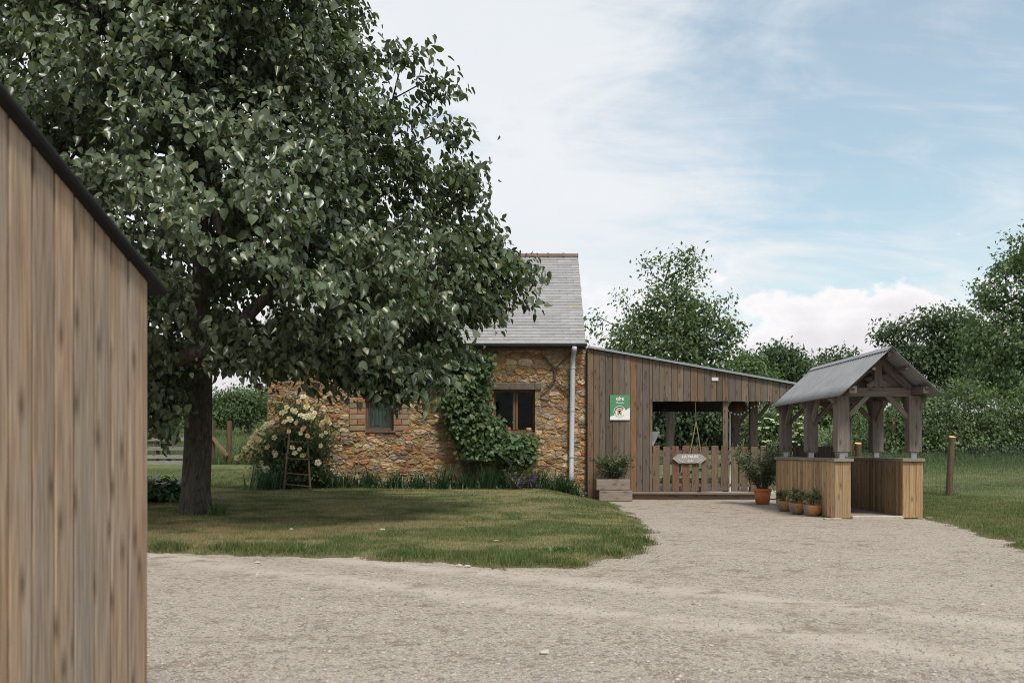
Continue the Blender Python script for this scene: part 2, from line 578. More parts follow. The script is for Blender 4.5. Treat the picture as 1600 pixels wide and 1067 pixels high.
def glassmat():
    m, t = newmat('window_glass')
    fr = t.n('ShaderNodeFresnel', {0: 1.18}).outputs[0]
    gl = t.n('ShaderNodeBsdfGlossy', {'Color': (0.9, 0.95, 0.93, 1), 'Roughness': 0.02})
    tr = t.n('ShaderNodeBsdfTransparent', {'Color': (0.82, 0.87, 0.85, 1)})
    mm = t.n('ShaderNodeMixShader', {0: fr, 1: tr.outputs[0], 2: gl.outputs[0]})
    t.n('ShaderNodeOutputMaterial', {0: mm.outputs[0]})
    return m


M_glass = glassmat()


def gravelmat():
    m, t = newmat('gravel')
    g = t.n('ShaderNodeNewGeometry').outputs['Position']
    a = t.noise(g, 0.35, 5, 0.6, 0.3)
    b = t.noise(g, 2.6, 6, 0.65)
    v = t.n('ShaderNodeTexVoronoi', {'Vector': g, 'Scale': 80.0, 'Randomness': 1.0})
    v2 = t.n('ShaderNodeTexVoronoi', {'Vector': g, 'Scale': 26.0, 'Randomness': 1.0})
    vc = t.n('ShaderNodeSeparateColor', {0: v.outputs['Color']}).outputs[0]
    vc2 = t.n('ShaderNodeSeparateColor', {0: v2.outputs['Color']}).outputs[0]
    c = t.mix(vc, (0.190, 0.161, 0.131), (0.390, 0.343, 0.291))
    c = t.mix(t.math('MULTIPLY', t.math('GREATER_THAN', vc2, 0.86), 0.6), c, (0.12, 0.096, 0.073))
    # fine dust packs the wheel tracks
    sp = t.n('ShaderNodeSeparateXYZ', {0: g})
    trk = t.math('ADD', sp.outputs[1], t.math('MULTIPLY', sp.outputs[0], 0.80))
    trk = t.math('ADD', trk, t.math('MULTIPLY', t.math('SUBTRACT', a, 0.5), 1.6))
    w1 = t.math('ABSOLUTE', t.math('SUBTRACT', trk, 10.2))
    w2 = t.math('ABSOLUTE', t.math('SUBTRACT', trk, 8.45))
    tr = t.ramp(t.math('MINIMUM', w1, w2), [(0.10, 1.0), (0.55, 0.0)])
    dust = t.math('MULTIPLY', t.math('MAXIMUM', t.math('MULTIPLY', tr, 0.95), t.ramp(a, [(0.48, 0.0), (0.72, 0.5)])), t.ramp(b, [(0.3, 1.0), (0.8, 0.35)]))
    c = t.mix(dust, c, (0.385, 0.338, 0.288))
    drk = t.math('MULTIPLY', t.ramp(b, [(0.52, 0.0), (0.66, 1.0)]), t.ramp(a, [(0.40, 0.8), (0.60, 0.15)]))
    c = t.mix(drk, c, (0.14, 0.108, 0.076))
    h = t.math('ADD', t.math('MULTIPLY', v.outputs['Distance'], -0.6), t.math('MULTIPLY', b, 0.5))
    finish(t, c, 0.93, h, 0.38, 0.010, 0.15)
    return m


M_gravel = gravelmat()


def groundmat():
    m, t = newmat('turf')
    at_ = t.n('ShaderNodeAttribute', attribute_name='Col').outputs['Color']
    g = t.n('ShaderNodeNewGeometry').outputs['Position']
    n1 = t.noise(g, 14, 6, 0.65)
    n2 = t.noise(g, 70, 3, 0.6)
    k = t.math('ADD', t.math('MULTIPLY', n1, 0.9), t.math('MULTIPLY', n2, 0.7))
    kk = t.n('ShaderNodeMapRange', {0: k, 1: 0.5, 2: 1.1, 3: 0.62, 4: 1.32}).outputs[0]
    c = t.mix(1.0, at_, t.n('ShaderNodeCombineColor', {0: kk, 1: kk, 2: kk}).outputs[0], 'MULTIPLY')
    finish(t, c, 0.95, k, 0.8, 0.03, 0.1)
    return m


M_turf = groundmat()

# ------------------------------------------------------------------ terrain
LAWN = np.array([(-70, 13.2), (-9, 12.9), (-4.5, 12.3), (-3.1, 12.0), (-1.9, 12.0), (-0.75, 11.25), (0.0, 10.8), (0.7, 10.95),
                 (1.35, 11.8), (1.85, 13.4), (2.08, 15.6), (2.28, 19.5), (2.42, 23.0), (2.15, 25.2), (1.95, 26.4), (1.95, 34.0), (-70, 34.0)])
RIGHT = np.array([(7.75, 18.6), (7.6, 17.6), (7.4, 16.3), (7.0, 14.3), (6.65, 12.9), (6.25, 10.7), (7.6, 8.6), (14.0, 7.2), (70, 3), (70, 60), (7.9, 60), (7.9, 24)])
BACK = np.array([(-600, 30.6), (600, 30.6), (600, 900), (-600, 900)])
LEFTF = np.array([(-600, 31.0), (-70, 13.0), (-70, 40.0), (-600, 60.0)])


def sdpoly(x, y, P):
    d = np.full(x.shape, 1e9)
    inside = np.zeros(x.shape, bool)
    n = len(P)
    for i in range(n):
        ax, ay = P[i]
        bx, by = P[(i + 1) % n]
        ex, ey = bx - ax, by - ay
        t = np.clip(((x - ax) * ex + (y - ay) * ey) / (ex * ex + ey * ey + 1e-12), 0, 1)
        d = np.minimum(d, np.hypot(x - ax - t * ex, y - ay - t * ey))
        cr = ((ay > y) != (by > y)) & (x < (bx - ax) * (y - ay) / (by - ay + 1e-12) + ax)
        inside ^= cr
    return np.where(inside, d, -d)


def grass_d(x, y):
    x, y = np.asarray(x, float), np.asarray(y, float)
    w = (fbm(x * 1.3, y * 1.3, 3) - 0.5) * 0.55 + (fbm(x * 5, y * 5, 9, 3) - 0.5) * 0.46
    a = sdpoly(x, y, LAWN)
    d = np.maximum.reduce([a, sdpoly(x, y, RIGHT), sdpoly(x, y, BACK), sdpoly(x, y, LEFTF)])
    return d + w * np.clip(1.2 - np.abs(d) * 0.5, 0, 1), a


def base_h(x, y):
    x, y = np.asarray(x, float), np.asarray(y, float)
    up = np.where(y > 26, (y - 26), 0.0)
    side = np.minimum(up, 14) * 0.020 * sstep(-2, -8, x)
    return side + np.where(up < 100, up * 0.062, 6.2 + (up - 100) * 0.012)


def turf_h(x, y):
    x, y = np.asarray(x, float), np.asarray(y, float)
    d, a = grass_d(x, y)
    bump = np.interp(y, [10, 12, 18, 22, 25.5, 34, 60], [0.0, 0.03, 0.09, 0.17, 0.27, 0.22, 0.0]) * sstep(0.0, 1.6, a)
    rough = (fbm(x * 2.5, y * 2.5, 31, 3) - 0.5) * 0.03 * sstep(20, 10, y) + (fbm(x * .4, y * .4, 32, 2) - 0.5) * 0.08 * sstep(0.5, 3, d)
    return base_h(x, y) + bump + rough + np.clip(d * 0.22, -0.12, 0.04) + 0.004


def gz(x, y):
    return float(turf_h(np.array([x]), np.array([y]))[0])


def turf_col(x, y):
    """dry and green patches of the turf"""
    d, a = grass_d(x, y)
    p = fbm(x * 0.6 + 3, y * 0.7, 51, 4)
    q = fbm(x * 2.3, y * 2.6, 77, 5)
    lawn = sstep(-0.3, 0.4, a) * sstep(28, 25, y)
    tree = np.exp(-((x + 4.8) ** 2 / 14 + (y - 15.3) ** 2 / 6.5))
    dry = sstep(0.435, 0.655, 0.45 * p + 0.55 * q + 0.05 * lawn * sstep(14.5, 20, y) + 0.07 * tree)
    dry = dry * (0.30 + 0.62 * lawn) + 0.08
    dry = dry * np.where((a < 0.9) & (a > -0.4) & (y < 16), 0.35 + 0.65 * sstep(0.50, 0.60, q), 1.0)
    g1 = np.array([0.060, 0.088, 0.032])
    g2 = np.array([0.092, 0.118, 0.046])
    dr = np.array([0.200, 0.182, 0.098])
    br = np.array([0.180, 0.128, 0.072])
    far = sstep(27, 40, y)
    c = g1 + (g2 - g1) * fbm(x * 2, y * 2, 88, 3)[..., None]
    c = c + (np.array([0.105, 0.150, 0.062]) - c) * (far * 0.75)[..., None]
    dm = dr + (br - dr) * (tree * 0.8)[..., None]
    c = c + (dm - c) * dry[..., None]
    edge = sstep(0.12, -0.12, d)
    c = c + (np.array([0.165, 0.122, 0.075]) - c) * (edge * 0.8)[..., None]
    return c


def axis_coords(lo, hi, step, far_lo, far_hi, g=1.22):
    c = list(np.arange(lo, hi, step))
    s, x = step, hi
    while x < far_hi:
        c.append(x)
        s *= g
        x += s
    c.append(far_hi)
    s, x, l = step, lo, []
    while x > far_lo:
        s *= g
        x -= s
        l.append(x)
    return np.array(sorted(l + c))


def sheet(name, xs, ys, hf, mat, colf=None, kind='structure'):
    X, Y = np.meshgrid(xs, ys)
    x, y = X.ravel(), Y.ravel()
    z = hf(x, y)
    nx, ny = len(xs), len(ys)
    i = (np.arange(ny - 1)[:, None] * nx + np.arange(nx - 1)[None, :]).ravel()
    F = np.column_stack([i, i + 1, i + 1 + nx, i + nx])
    return npmesh(name, np.column_stack([x, y, z]), F, mat, col=colf(x, y) if colf else None, smooth=True, kind=kind)


gx = axis_coords(-10, 12, 0.11, -900, 900)
gy = axis_coords(8.5, 31, 0.11, -60, 1400)
sheet('ground', gx, gy, turf_h, M_turf, turf_col)


def gravel_h(x, y):
    return (fbm(x * 0.5, y * 0.5, 5, 3) - 0.5) * 0.03 + (fbm(x * 3, y * 3, 6, 3) - 0.5) * 0.014 - 0.0 * x


sheet('gravel_yard', np.arange(-40, 16, 0.16), np.arange(-12, 31, 0.16), gravel_h, M_gravel)


# grass blades -------------------------------------------------------------
def blades(name, x, y, z, h, w, col, mat=M_blade, lean=0.5, flat=1.0):
    n = len(x)
    a = rng.uniform(0, 2 * np.pi, n)
    la = rng.uniform(0, 2 * np.pi, n)
    ln = rng.uniform(0.1, 1, n) * lean * h
    dx, dy = np.cos(a) * w / 2, np.sin(a) * w / 2
    V = np.empty((n, 3, 3))
    V[:, 0] = np.column_stack([x - dx, y - dy, z])
    V[:, 1] = np.column_stack([x + dx, y + dy, z])
    V[:, 2] = np.column_stack([x + np.cos(la) * ln, y + np.sin(la) * ln, z + flat * h * np.sqrt(np.clip(1 - (ln / h) ** 2 * .6, .1, 1))])
    c = np.repeat(col[:, None, :], 3, 1)
    return npmesh(name, V.reshape(-1, 3), np.arange(3 * n).reshape(-1, 3), mat, col=c.reshape(-1, 3), kind='stuff')


def lawn_grass():
    n = 620000
    u = rng.uniform(0, 1, n)
    y = 10.3 + (31 - 10.3) * u ** 1.6
    half = np.minimum(y * 0.56, 12)
    x = rng.uniform(-1, 1, n) * half
    # the mown grass right of the kiosk, back to the bramble bank
    m = 300000
    x = np.concatenate([x, rng.uniform(6.2, 26, m)])
    y = np.concatenate([y, 9 + 31 * rng.uniform(0, 1, m)])
    d, a = grass_d(x, y)
    p = sstep(-0.16, 0.12, d)
    keep = rng.uniform(0, 1, len(x)) < p
    keep &= ~((x > -6.3) & (x < 7.2) & (y > 25.75) & (y < 31))
    keep &= ~((x > 5.9) & (x < 7.7) & (y > 18.4) & (y < 22.8))
    x, y, d, a = x[keep], y[keep], d[keep], a[keep]
    col = turf_col(x, y)
    dryn = np.clip((col[:, 0] / (col[:, 1] + 1e-6) - 0.6) / 0.8, 0, 1)
    tuft = sstep(0.52, 0.68, fbm(x * 3.2, y * 3.2, 61, 3))
    rim = sstep(1.0, 0.25, a) * (a > -0.6) * sstep(17, 13, y)
    rim = np.maximum(rim * (0.35 + 0.65 * sstep(0.36, 0.52, fbm(x * 1.1 + 9, y * 1.1, 62, 2))), 0)
    h = (0.026 + 0.026 * rng.uniform(0, 1, len(x))) * (1 + 1.0 * tuft * (1 - dryn)) * (1 + 1.0 * rim * (1 - .6 * dryn)) * (1 - .35 * dryn)
    w = 0.0045 + 0.0035 * (y / 20) + 0.003 * rim
    k = rng.uniform(0.55, 1.65, len(x))[:, None]
    straw = (rng.uniform(0, 1, len(x)) < .07)[:, None]
    col = col * k * np.array([1.08, 1.1, 0.95])
    col = np.where(straw, np.array([0.27, 0.22, 0.125]) * k, col)
    return blades('lawn_grass', x, y, turf_h(x, y) - 0.004, h, w, col, lean=0.9)


o = lawn_grass()
tag(o, 'short dry mown grass on the lawn mound', 'grass')


def field_grass():
    n = 90000
    y = 34.5 + 46 * rng.uniform(0, 1, n) ** 1.7
    x = rng.uniform(-0.50, -0.20, n) * y
    h = rng.uniform(0.25, 0.6, n)
    col = np.array([0.115, 0.160, 0.065]) * rng.uniform(0.7, 1.35, n)[:, None] + (rng.uniform(0, 1, n) < .25)[:, None] * np.array([.07, .05, .03])
    return blades('meadow_grass', x, y, turf_h(x, y) - 0.02, h, 0.02 + 0.0004 * y, col, lean=0.5)


tag(field_grass(), 'tall pale meadow grass behind the wire fence', 'grass')


def right_long_grass():
    n = 26000
    t = rng.uniform(0, 1, n) ** .45
    y = 33 + 6.5 * t + rng.normal(0, .5, n)
    x = rng.uniform(0.22, 0.55, n) * y
    h = rng.uniform(0.04, 0.16, n) + 0.45 * sstep(.55, 1, t) * rng.uniform(0, 1, n)
    col = np.array([0.098, 0.142, 0.060]) * rng.uniform(0.6, 1.4, n)[:, None]
    return blades('long_grass', x, y, turf_h(x, y) - 0.02, h, 0.025, col, lean=0.7)


tag(right_long_grass(), 'long grass growing at the foot of the bramble bank', 'grass')


def pebbles():
    n = 46000
    y = 5.0 + 15 * rng.uniform(0, 1, n) ** 2.2
    x = rng.uniform(-0.56, 0.56, n) * y
    d, a = grass_d(x, y)
    k = d < 0.05
    x, y = x[k], y[k]
    n = len(x)
    s = rng.lognormal(math.log(0.0058), 0.40, n)
    V0 = np.array([(1, 0, 0), (-1, 0, 0), (0, 1, 0), (0, -1, 0), (0, 0, .7), (0, 0, -.5)], float)
    F0 = np.array([(0, 2, 4), (2, 1, 4), (1, 3, 4), (3, 0, 4)])
    V = V0[None] * (1 + rng.uniform(-.3, .3, (n, 6, 3))) * s[:, None, None]
    a = rng.uniform(0, 6.3, n)
    ca, sa = np.cos(a)[:, None], np.sin(a)[:, None]
    X = V[..., 0] * ca - V[..., 1] * sa + x[:, None]
    Y = V[..., 0] * sa + V[..., 1] * ca + y[:, None]
    Z = V[..., 2] + (gravel_h(x, y) + 0.002)[:, None]
    F = F0[None] + (np.arange(n) * 6)[:, None, None]
    g = rng.uniform(0.17, 0.43, n)
    col = g[:, None] * np.array([1.0, 0.91, 0.81]) * (1 + rng.uniform(-.08, .08, (n, 3)))
    return npmesh('gravel_stones', np.stack([X, Y, Z], -1).reshape(-1, 3), F.reshape(-1, 3), M_pebble, col=np.repeat(col, 6, 0), kind='stuff')


tag(pebbles(), 'loose pale gravel stones scattered over the yard', 'gravel')


def yard_weeds():
    pts = []
    for (cx, cy, n, sx, sy) in [(7.6, 12.4, 2600, .8, .3), (6.4, 11.3, 1600, .7, .2), (5.9, 9.4, 900, .6, .15), (4.6, 9.4, 160, .8, .15), (5.6, 13.4, 400, .7, .12), (3.0, 22.6, 300, .6, .12),
                                (4.9, 22.4, 300, .9, .12), (-2.2, 9.4, 160, .5, .1), (-1.5, 7.2, 120, .5, .1), (0.6, 12.0, 160, .5, .1), (2.0, 9.3, 120, .7, .1), (3.9, 7.7, 120, .5, .08), (-2.9, 6.7, 120, .4, .1)]:
        pts.append(np.column_stack([rng.normal(cx, sx, n), rng.normal(cy, sy, n)]))
    P = np.vstack(pts)
    P[:, 1] += rng.normal(0, .12, len(P)) + .12 * np.sin(P[:, 0] * 5)
    P = P[rng.uniform(0, 1, len(P)) < .55 * (0.3 + vnoise(P[:, 0] * 5, P[:, 1] * 5, 4))]
    x, y = P.T
    col = np.where(rng.uniform(0, 1, len(x))[:, None] < .5, np.array([0.07, 0.085, 0.035]), np.array([0.17, 0.125, 0.07])) * rng.uniform(.6, 1.3, len(x))[:, None]
    return blades('sparse_weeds', x, y, gravel_h(x, y), rng.uniform(0.010, 0.035, len(x)), rng.uniform(.008, .02, len(x)), col, lean=1.2, flat=0.22)


tag(yard_weeds(), 'sparse dry weeds flattened into the gravel', 'weeds')

# ------------------------------------------------------------------ foliage helpers
T_HEART = (np.array([(0, 0, 0), (-.34, .06, .05), (-.47, .36, .09), (-.27, .74, .03), (0, 1.02, -.10), (.27, .74, .03), (.47, .36, .09), (.34, .06, .05), (0, .45, -.03)], float),
           np.array([(8, 0, 1), (8, 1, 2), (8, 2, 3), (8, 3, 4), (8, 4, 5), (8, 5, 6), (8, 6, 7), (8, 7, 0)]))
T_OVAL = (np.array([(0, 0, 0), (-.28, .45, .06), (0, 1, -.08), (.28, .45, .06)], float), np.array([(0, 2, 1), (0, 3, 2)]))
T_LANCE = (np.array([(0, 0, 0), (-.09, .4, .02), (0, 1, -.1), (.09, .4, .02)], float), np.array([(0, 2, 1), (0, 3, 2)]))
T_BROAD = (np.array([(0, 0, 0), (-.36, .3, .1), (-.28, .72, .04), (0, 1, -.22), (.28, .72, .04), (.36, .3, .1), (0, .5, .0)], float),
           np.array([(6, 0, 1), (6, 1, 2), (6, 2, 3), (6, 3, 4), (6, 4, 5), (6, 5, 0)]))


def unit(a):
    return a / (np.linalg.norm(a, axis=-1, keepdims=True) + 1e-9)


def leaf_frames(ydir, nrm):
    y = unit(ydir)
    n = unit(nrm - y * (nrm * y).sum(-1, keepdims=True))
    x = np.cross(y, n)
    return np.stack([x, y, n], -1)       # columns


def leaves(name, P, ydir, nrm, size, tmpl, mat, col, parent, kind='stuff', frames=None):
    Mx = leaf_frames(ydir, nrm) if frames is None else frames
    V0, F0 = tmpl
    V = np.einsum('nij,kj->nki', Mx, V0) * size[:, None, None] + P[:, None, :]
    k = len(V0)
    F = F0[None] + (np.arange(len(P)) * k)[:, None, None]
    c0 = P.mean(0)
    return npmesh(name, V.reshape(-1, 3), F.reshape(-1, 3), mat, parent, np.repeat(col, k, 0), origin=c0, kind=kind)


def skeleton(parent, base, targets, r_trunk, crown_start, mat, wig=0.25, top=None, limbs_part='limb', n_side=8, nlimb=0.06, lean=(0, 0)):
    """grow a trunk to the top and limbs to all targets; trunk, each big limb and the twigs are parts"""
    base = np.array(base, float)
    top = np.array(top, float)
    nodes, par = [], []
    K = 9
    for i in range(K + 1):
        t = i / K
        p = base + (top - base) * t + np.array([math.sin(i * 1.7), math.cos(i * 2.3), 0]) * wig * 0.25 * t
        nodes.append(p)
        par.append(i - 1)
    ntr = len(nodes)
    axis = np.array([base[0], base[1]])
    tg = np.array(targets)
    d = np.linalg.norm(tg[:, :2] - axis, axis=1) + 0.15 * np.abs(tg[:, 2] - base[2] - crown_start)
    ends = []
    for ti in np.argsort(d):
        p = tg[ti]
        N = np.array(nodes)
        dv = N - p
        dist = np.linalg.norm(dv, axis=1)
        pen = np.where(N[:, 2] > p[2] - 0.1, 0.6 * (N[:, 2] - p[2] + 0.1), 0)     # prefer to rise from below
        pen = pen + np.where(N[:, 2] < base[2] + crown_start, 50, 0)
        j = int(np.argmin(dist + pen))
        L = dist[j]
        m = max(1, min(4, int(L / 0.55)))
        q0 = N[j]
        last = j
        side = np.array([random.gauss(0, 1), random.gauss(0, 1), random.gauss(0, .6)]) * wig * 0.22 * L
        for s in range(1, m + 1):
            t = s / m
            q = q0 + (p - q0) * t + side * math.sin(math.pi * t) + np.array([0, 0, 0.10 * L * math.sin(math.pi * t)])
            nodes.append(q)
            par.append(last)
            last = len(nodes) - 1
        ends.append(last)
    n = len(nodes)
    w = np.zeros(n)
    for e in ends:
        w[e] += 1
    for i in range(n - 1, 0, -1):
        if par[i] >= 0 and i >= ntr:
            w[par[i]] += w[i]
    for i in range(ntr - 1, 0, -1):
        w[par[i]] += w[i]
    w = np.maximum(w, 1)
    rad = r_trunk * (w / w[0]) ** 0.47
    rad[:ntr] = np.minimum(rad[:ntr], r_trunk) * np.linspace(1, 0.75, ntr)
    rad = np.maximum(rad, 0.008)
    kids = [[] for _ in range(n)]
    for i in range(1, n):
        kids[par[i]].append(i)
    tr = MB()
    pts = [nodes[i] for i in range(ntr)]
    rr = list(rad[:ntr])
    # root flare
    pts = [base + np.array([0, 0, -0.12]), base + np.array([0, 0, 0.12]), base + np.array([0, 0, .45])] + pts[1:]
    rr = [r_trunk * 1.35, r_trunk * 1.18, r_trunk * 1.03] + [min(r, r_trunk * 0.98) for r in rr[1:]]
    tr.tube(pts, rr, 14)
    tr.build('trunk', mat, parent, smooth=True, origin=tuple(base))
    tw = MB()
    stack = [(i, c) for i in range(ntr) for c in kids[i] if c >= ntr]
    limb_n = 0
    while stack:
        p0, c = stack.pop()
        chain = [p0, c]
        while kids[chain[-1]]:
            ks = sorted(kids[chain[-1]], key=lambda q: -w[q])
            for k in ks[1:]:
                stack.append((chain[-1], k))
            chain.append(ks[0])
        P = [nodes[i] for i in chain]
        r = [min(rad[chain[0]], rad[chain[1]] * 1.15)] + [rad[i] for i in chain[1:]]
        r[-1] *= 0.5
        if r[1] > nlimb and limb_n < 40 and p0 < ntr:
            b = MB().tube(P, r, 7)
            b.build(limbs_part, mat, parent, smooth=True)
            limb_n += 1
        else:
            tw.tube(P, r, 5 if r[1] > 0.03 else 4, cap=False)
    if tw.v:
        tw.build('twigs', mat, parent, smooth=True, kind='stuff')
    return np.array([nodes[e] for e in ends])


def cloud_pts(ells, n, shell=0.35, seed=0):
    """points in a union of ellipsoids, thinned towards the middle"""
    r = np.random.default_rng(seed)
    out = []
    vol = np.array([e[3] * e[4] * e[5] for e in ells])
    while len(out) < n:
        e = ells[r.choice(len(ells), p=vol / vol.sum())]
        u = unit(r.normal(0, 1, 3))
        rr = (shell ** 3 + (1 - shell ** 3) * r.uniform()) ** (1 / 3)
        out.append(np.array(e[:3]) + u * rr * np.array(e[3:6]))
    return np.array(out)


def spray(cl, per, spread, center, size, seed, droop=0.35, flat=0.6, colvar=0.25, outw=0.7, upw=0.6, rnd=0.6, szv=0.3):
    """leaves round each cluster point"""
    r = np.random.default_rng(seed)
    n = len(cl)
    P = np.repeat(cl, per, 0)
    out = unit(P - np.array(center))
    off = r.normal(0, 1, P.shape) * spread * np.array([1, 1, flat])
    P = P + off
    P[:, 2] -= droop * spread * np.abs(r.normal(0, 1, len(P)))
    nr = unit(out * outw + np.array([0, 0, upw]) + r.normal(0, rnd, P.shape))
    yd = unit(out * 0.5 + np.array([0, 0, -0.75]) + r.normal(0, 0.55, P.shape))
    s = size * (1 + r.uniform(-szv, szv, len(P)))
    ck = np.repeat(r.uniform(1 - colvar, 1 + colvar, n), per)[:, None]
    lk = r.uniform(1 - colvar, 1 + colvar, len(P))[:, None]
    hue = np.repeat(r.uniform(-0.08, 0.12, n), per)[:, None]
    col = ck * lk * (1 + hue * np.array([1.0, 0.3, -0.8]))
    return P, yd, nr, s, np.clip(col, 0.2, 3)


def tree(name, label, cat, base, ells, ncl, per, spread, size, mat, bark, r_trunk, top, crown_start, seed, tmpl=T_OVAL, group=None, shell=0.35, extra=None, **kw):
    t = thing(name, label, cat, base, group)
    cl = cloud_pts(ells, ncl, shell, seed)
    if extra is not None:
        cl = np.vstack([cl, np.array(extra)])
    cl[:, 2] = np.maximum(cl[:, 2], base[2] + 0.2)
    ends = skeleton(t, base, cl, r_trunk, crown_start, bark, top=top, nlimb=r_trunk * 0.35)
    ctr = np.mean([e[:3] for e in ells], 0) - np.array([0, 0, 0.8])
    P, yd, nr, s, col = spray(cl, per, spread, ctr, size, seed + 1, **kw)
    leaves('crown', P, yd, nr, s, tmpl, mat, col, t)
    return t


# ------------------------------------------------------------------ near shed (left edge of frame)
def build_shed():
    th = R(80)
    corner = Vector((-1.613, 4.4, 0.0))
    ux = Vector((-math.cos(th), -math.sin(th), 0))      # along the wall, towards the camera
    nx = Vector((math.sin(th), -math.cos(th), 0))       # outward
    t = thing('wooden_shed', 'plank shed with black felt roof edge, close at the left of the yard', 'shed', corner)
    pitch = math.tan(R(25.6))
    z_e = 2.03
    top = lambda s: z_e + s * pitch
    ws = [0.15, 0.125, 0.118, 0.135, 0.122, 0.13, 0.128, 0.135, 0.13, 0.14, 0.13, 0.135, 0.13, 0.13]
    s = 0.0
    tints = [(0.97, 0.95, 0.93), (1.06, 1.0, 0.93), (0.93, 0.92, 0.90), (0.88, 0.90, 0.90), (1.02, 0.98, 0.94), (0.85, 0.86, 0.86), (1.05, 1.02, 0.98), (1.0, 0.96, 0.9)]
    for i, w in enumerate(ws):
        g = 0.006
        a, b = s + g, s + w - g
        pr = 0.0 if i else 0.006
        def P(q, dep, z):
            return corner + ux * q + nx * dep + Vector((0, 0, z))
        MB().hexa([P(a, pr, -.05), P(a, pr - .022, -.05), P(b, pr - .022, -.05), P(b, pr, -.05),
                   P(a, pr, top(a) - .01), P(a, pr - .022, top(a) - .01), P(b, pr - .022, top(b) - .01), P(b, pr, top(b) - .01)]
                  ).build('plank', M_shed, t, bevel=0.004, color=tints[i % len(tints)])
        s += w
    # tongue strips seen in the joints
    j = MB()
    j.hexa([corner + ux * 0.0 - nx * .022, corner - nx * .06, corner + ux * s - nx * .06, corner + ux * s - nx * .022,
            corner - nx * .022 + UP * (top(0) - .03), corner - nx * .06 + UP * (top(0) - .03), corner + ux * s - nx * .06 + UP * (top(s) - .03), corner + ux * s - nx * .022 + UP * (top(s) - .03)])
    j.build('tongue_boards', M_shed, t, color=(0.22, 0.12, 0.065))
    # far side wall of the shed
    b = MB()
    back = -nx
    q0 = corner - ux * 0.0
    b.hexa([q0 + ux * .02 - nx * .03, q0 + ux * .02 - nx * 2.4, q0 + ux * .06 - nx * 2.4, q0 + ux * .06 - nx * .06,
            q0 + ux * .02 - nx * .03 + UP * (z_e - .03), q0 + ux * .02 - nx * 2.4 + UP * (z_e - .03), q0 + ux * .06 - nx * 2.4 + UP * (z_e - .03), q0 + ux * .06 - nx * .06 + UP * (z_e - .03)])
    b.build('side_wall', M_shed, t)
    # roof slab: runs up the rake, overhangs the wall
    def RP(q, dep, dz):
        return corner + ux * q + nx * dep + UP * (top(q) + dz)
    r = MB()
    r.hexa([RP(-.10, .05, -.010), RP(s, .05, -.010), RP(s, -2.5, -.012), RP(-.10, -2.5, -.012),
            RP(-.10, .05, .026), RP(s, .05, .026), RP(s, -2.5, .032), RP(-.10, -2.5, .032)])
    r.build('roof', M_felt, t, bevel=0.01)


build_shed()


# ------------------------------------------------------------------ stone house
YF = 25.9
HX0, HX1 = -6.36, 1.94
HB = 31.9
ZE = 4.0
W1 = (atx(771, YF), atx(836, YF), atz(676, YF), atz(609, YF))
W2 = (atx(571, YF), atx(615, YF), atz(673, YF), atz(619, YF))
Q2 = (W2[0] - 0.42, W2[1] + 0.42, W2[2], W2[3] + .05)      # dressed jambs of the left window
house = thing('stone_house', 'rubble stone cottage with grey slate roof behind the lawn', 'house', ((HX0 + HX1) / 2, YF, 0.2))


def house_walls():
    m = MB()
    th = 0.45
    cols = [(HX0, W2[0], None), (W2[0], W2[1], W2), (W2[1], W1[0], None), (W1[0], W1[1], W1), (W1[1], HX1, None)]
    for a, b, w in cols:
        if w is None:
            m.box(a, b, YF, YF + th, -.1, ZE + .15)
        else:
            m.box(a, b, YF, YF + th, -.1, w[2])
            m.box(a, b, YF, YF + th, w[3], ZE + .15)
    m.build('front_wall', M_mortar, house)
    MB().box(HX0, HX0 + th, YF + th, HB, -.1, ZE).build('side_wall', M_mortar, house)
    MB().box(HX1 - th, HX1, YF + th, HB, -.1, ZE).build('side_wall', M_mortar, house)
    MB().box(HX0 + th, HX1 - th, HB - th, HB, -.1, ZE + .15).build('rear_wall', M_mortar, house)
    for x0, x1 in ((HX0 + .02, HX0 + th), (HX1 - th, HX1 - .02)):
        g = MB()
        p = [(YF + .02, ZE), (HB - .02, ZE), ((YF + HB) / 2, ZE + 2.86)]
        g.add([(x0, y, z) for y, z in p] + [(x1, y, z) for y, z in p], [(0, 1, 2), (5, 4, 3), (0, 3, 4, 1), (1, 4, 5, 2), (2, 5, 3, 0)])
        g.build('gable_wall', M_mortar, house)


house_walls()


def clip(poly, n, c):
    """keep points with n.p <= c"""
    out = []
    L = len(poly)
    for i in range(L):
        a, b = poly[i], poly[(i + 1) % L]
        da, db = n[0] * a[0] + n[1] * a[1] - c, n[0] * b[0] + n[1] * b[1] - c
        if da <= 0:
            out.append(a)
        if (da < 0 < db) or (db < 0 < da):
            t = da / (da - db)
            out.append((a[0] + (b[0] - a[0]) * t, a[1] + (b[1] - a[1]) * t))
    return out


def in_rect(p, r, m=0.0):
    return r[0] - m < p[0] < r[1] + m and r[2] - m < p[1] < r[3] + m


LINT1 = (atx(766, YF), atx(846, YF), W1[3], W1[3] + .19)


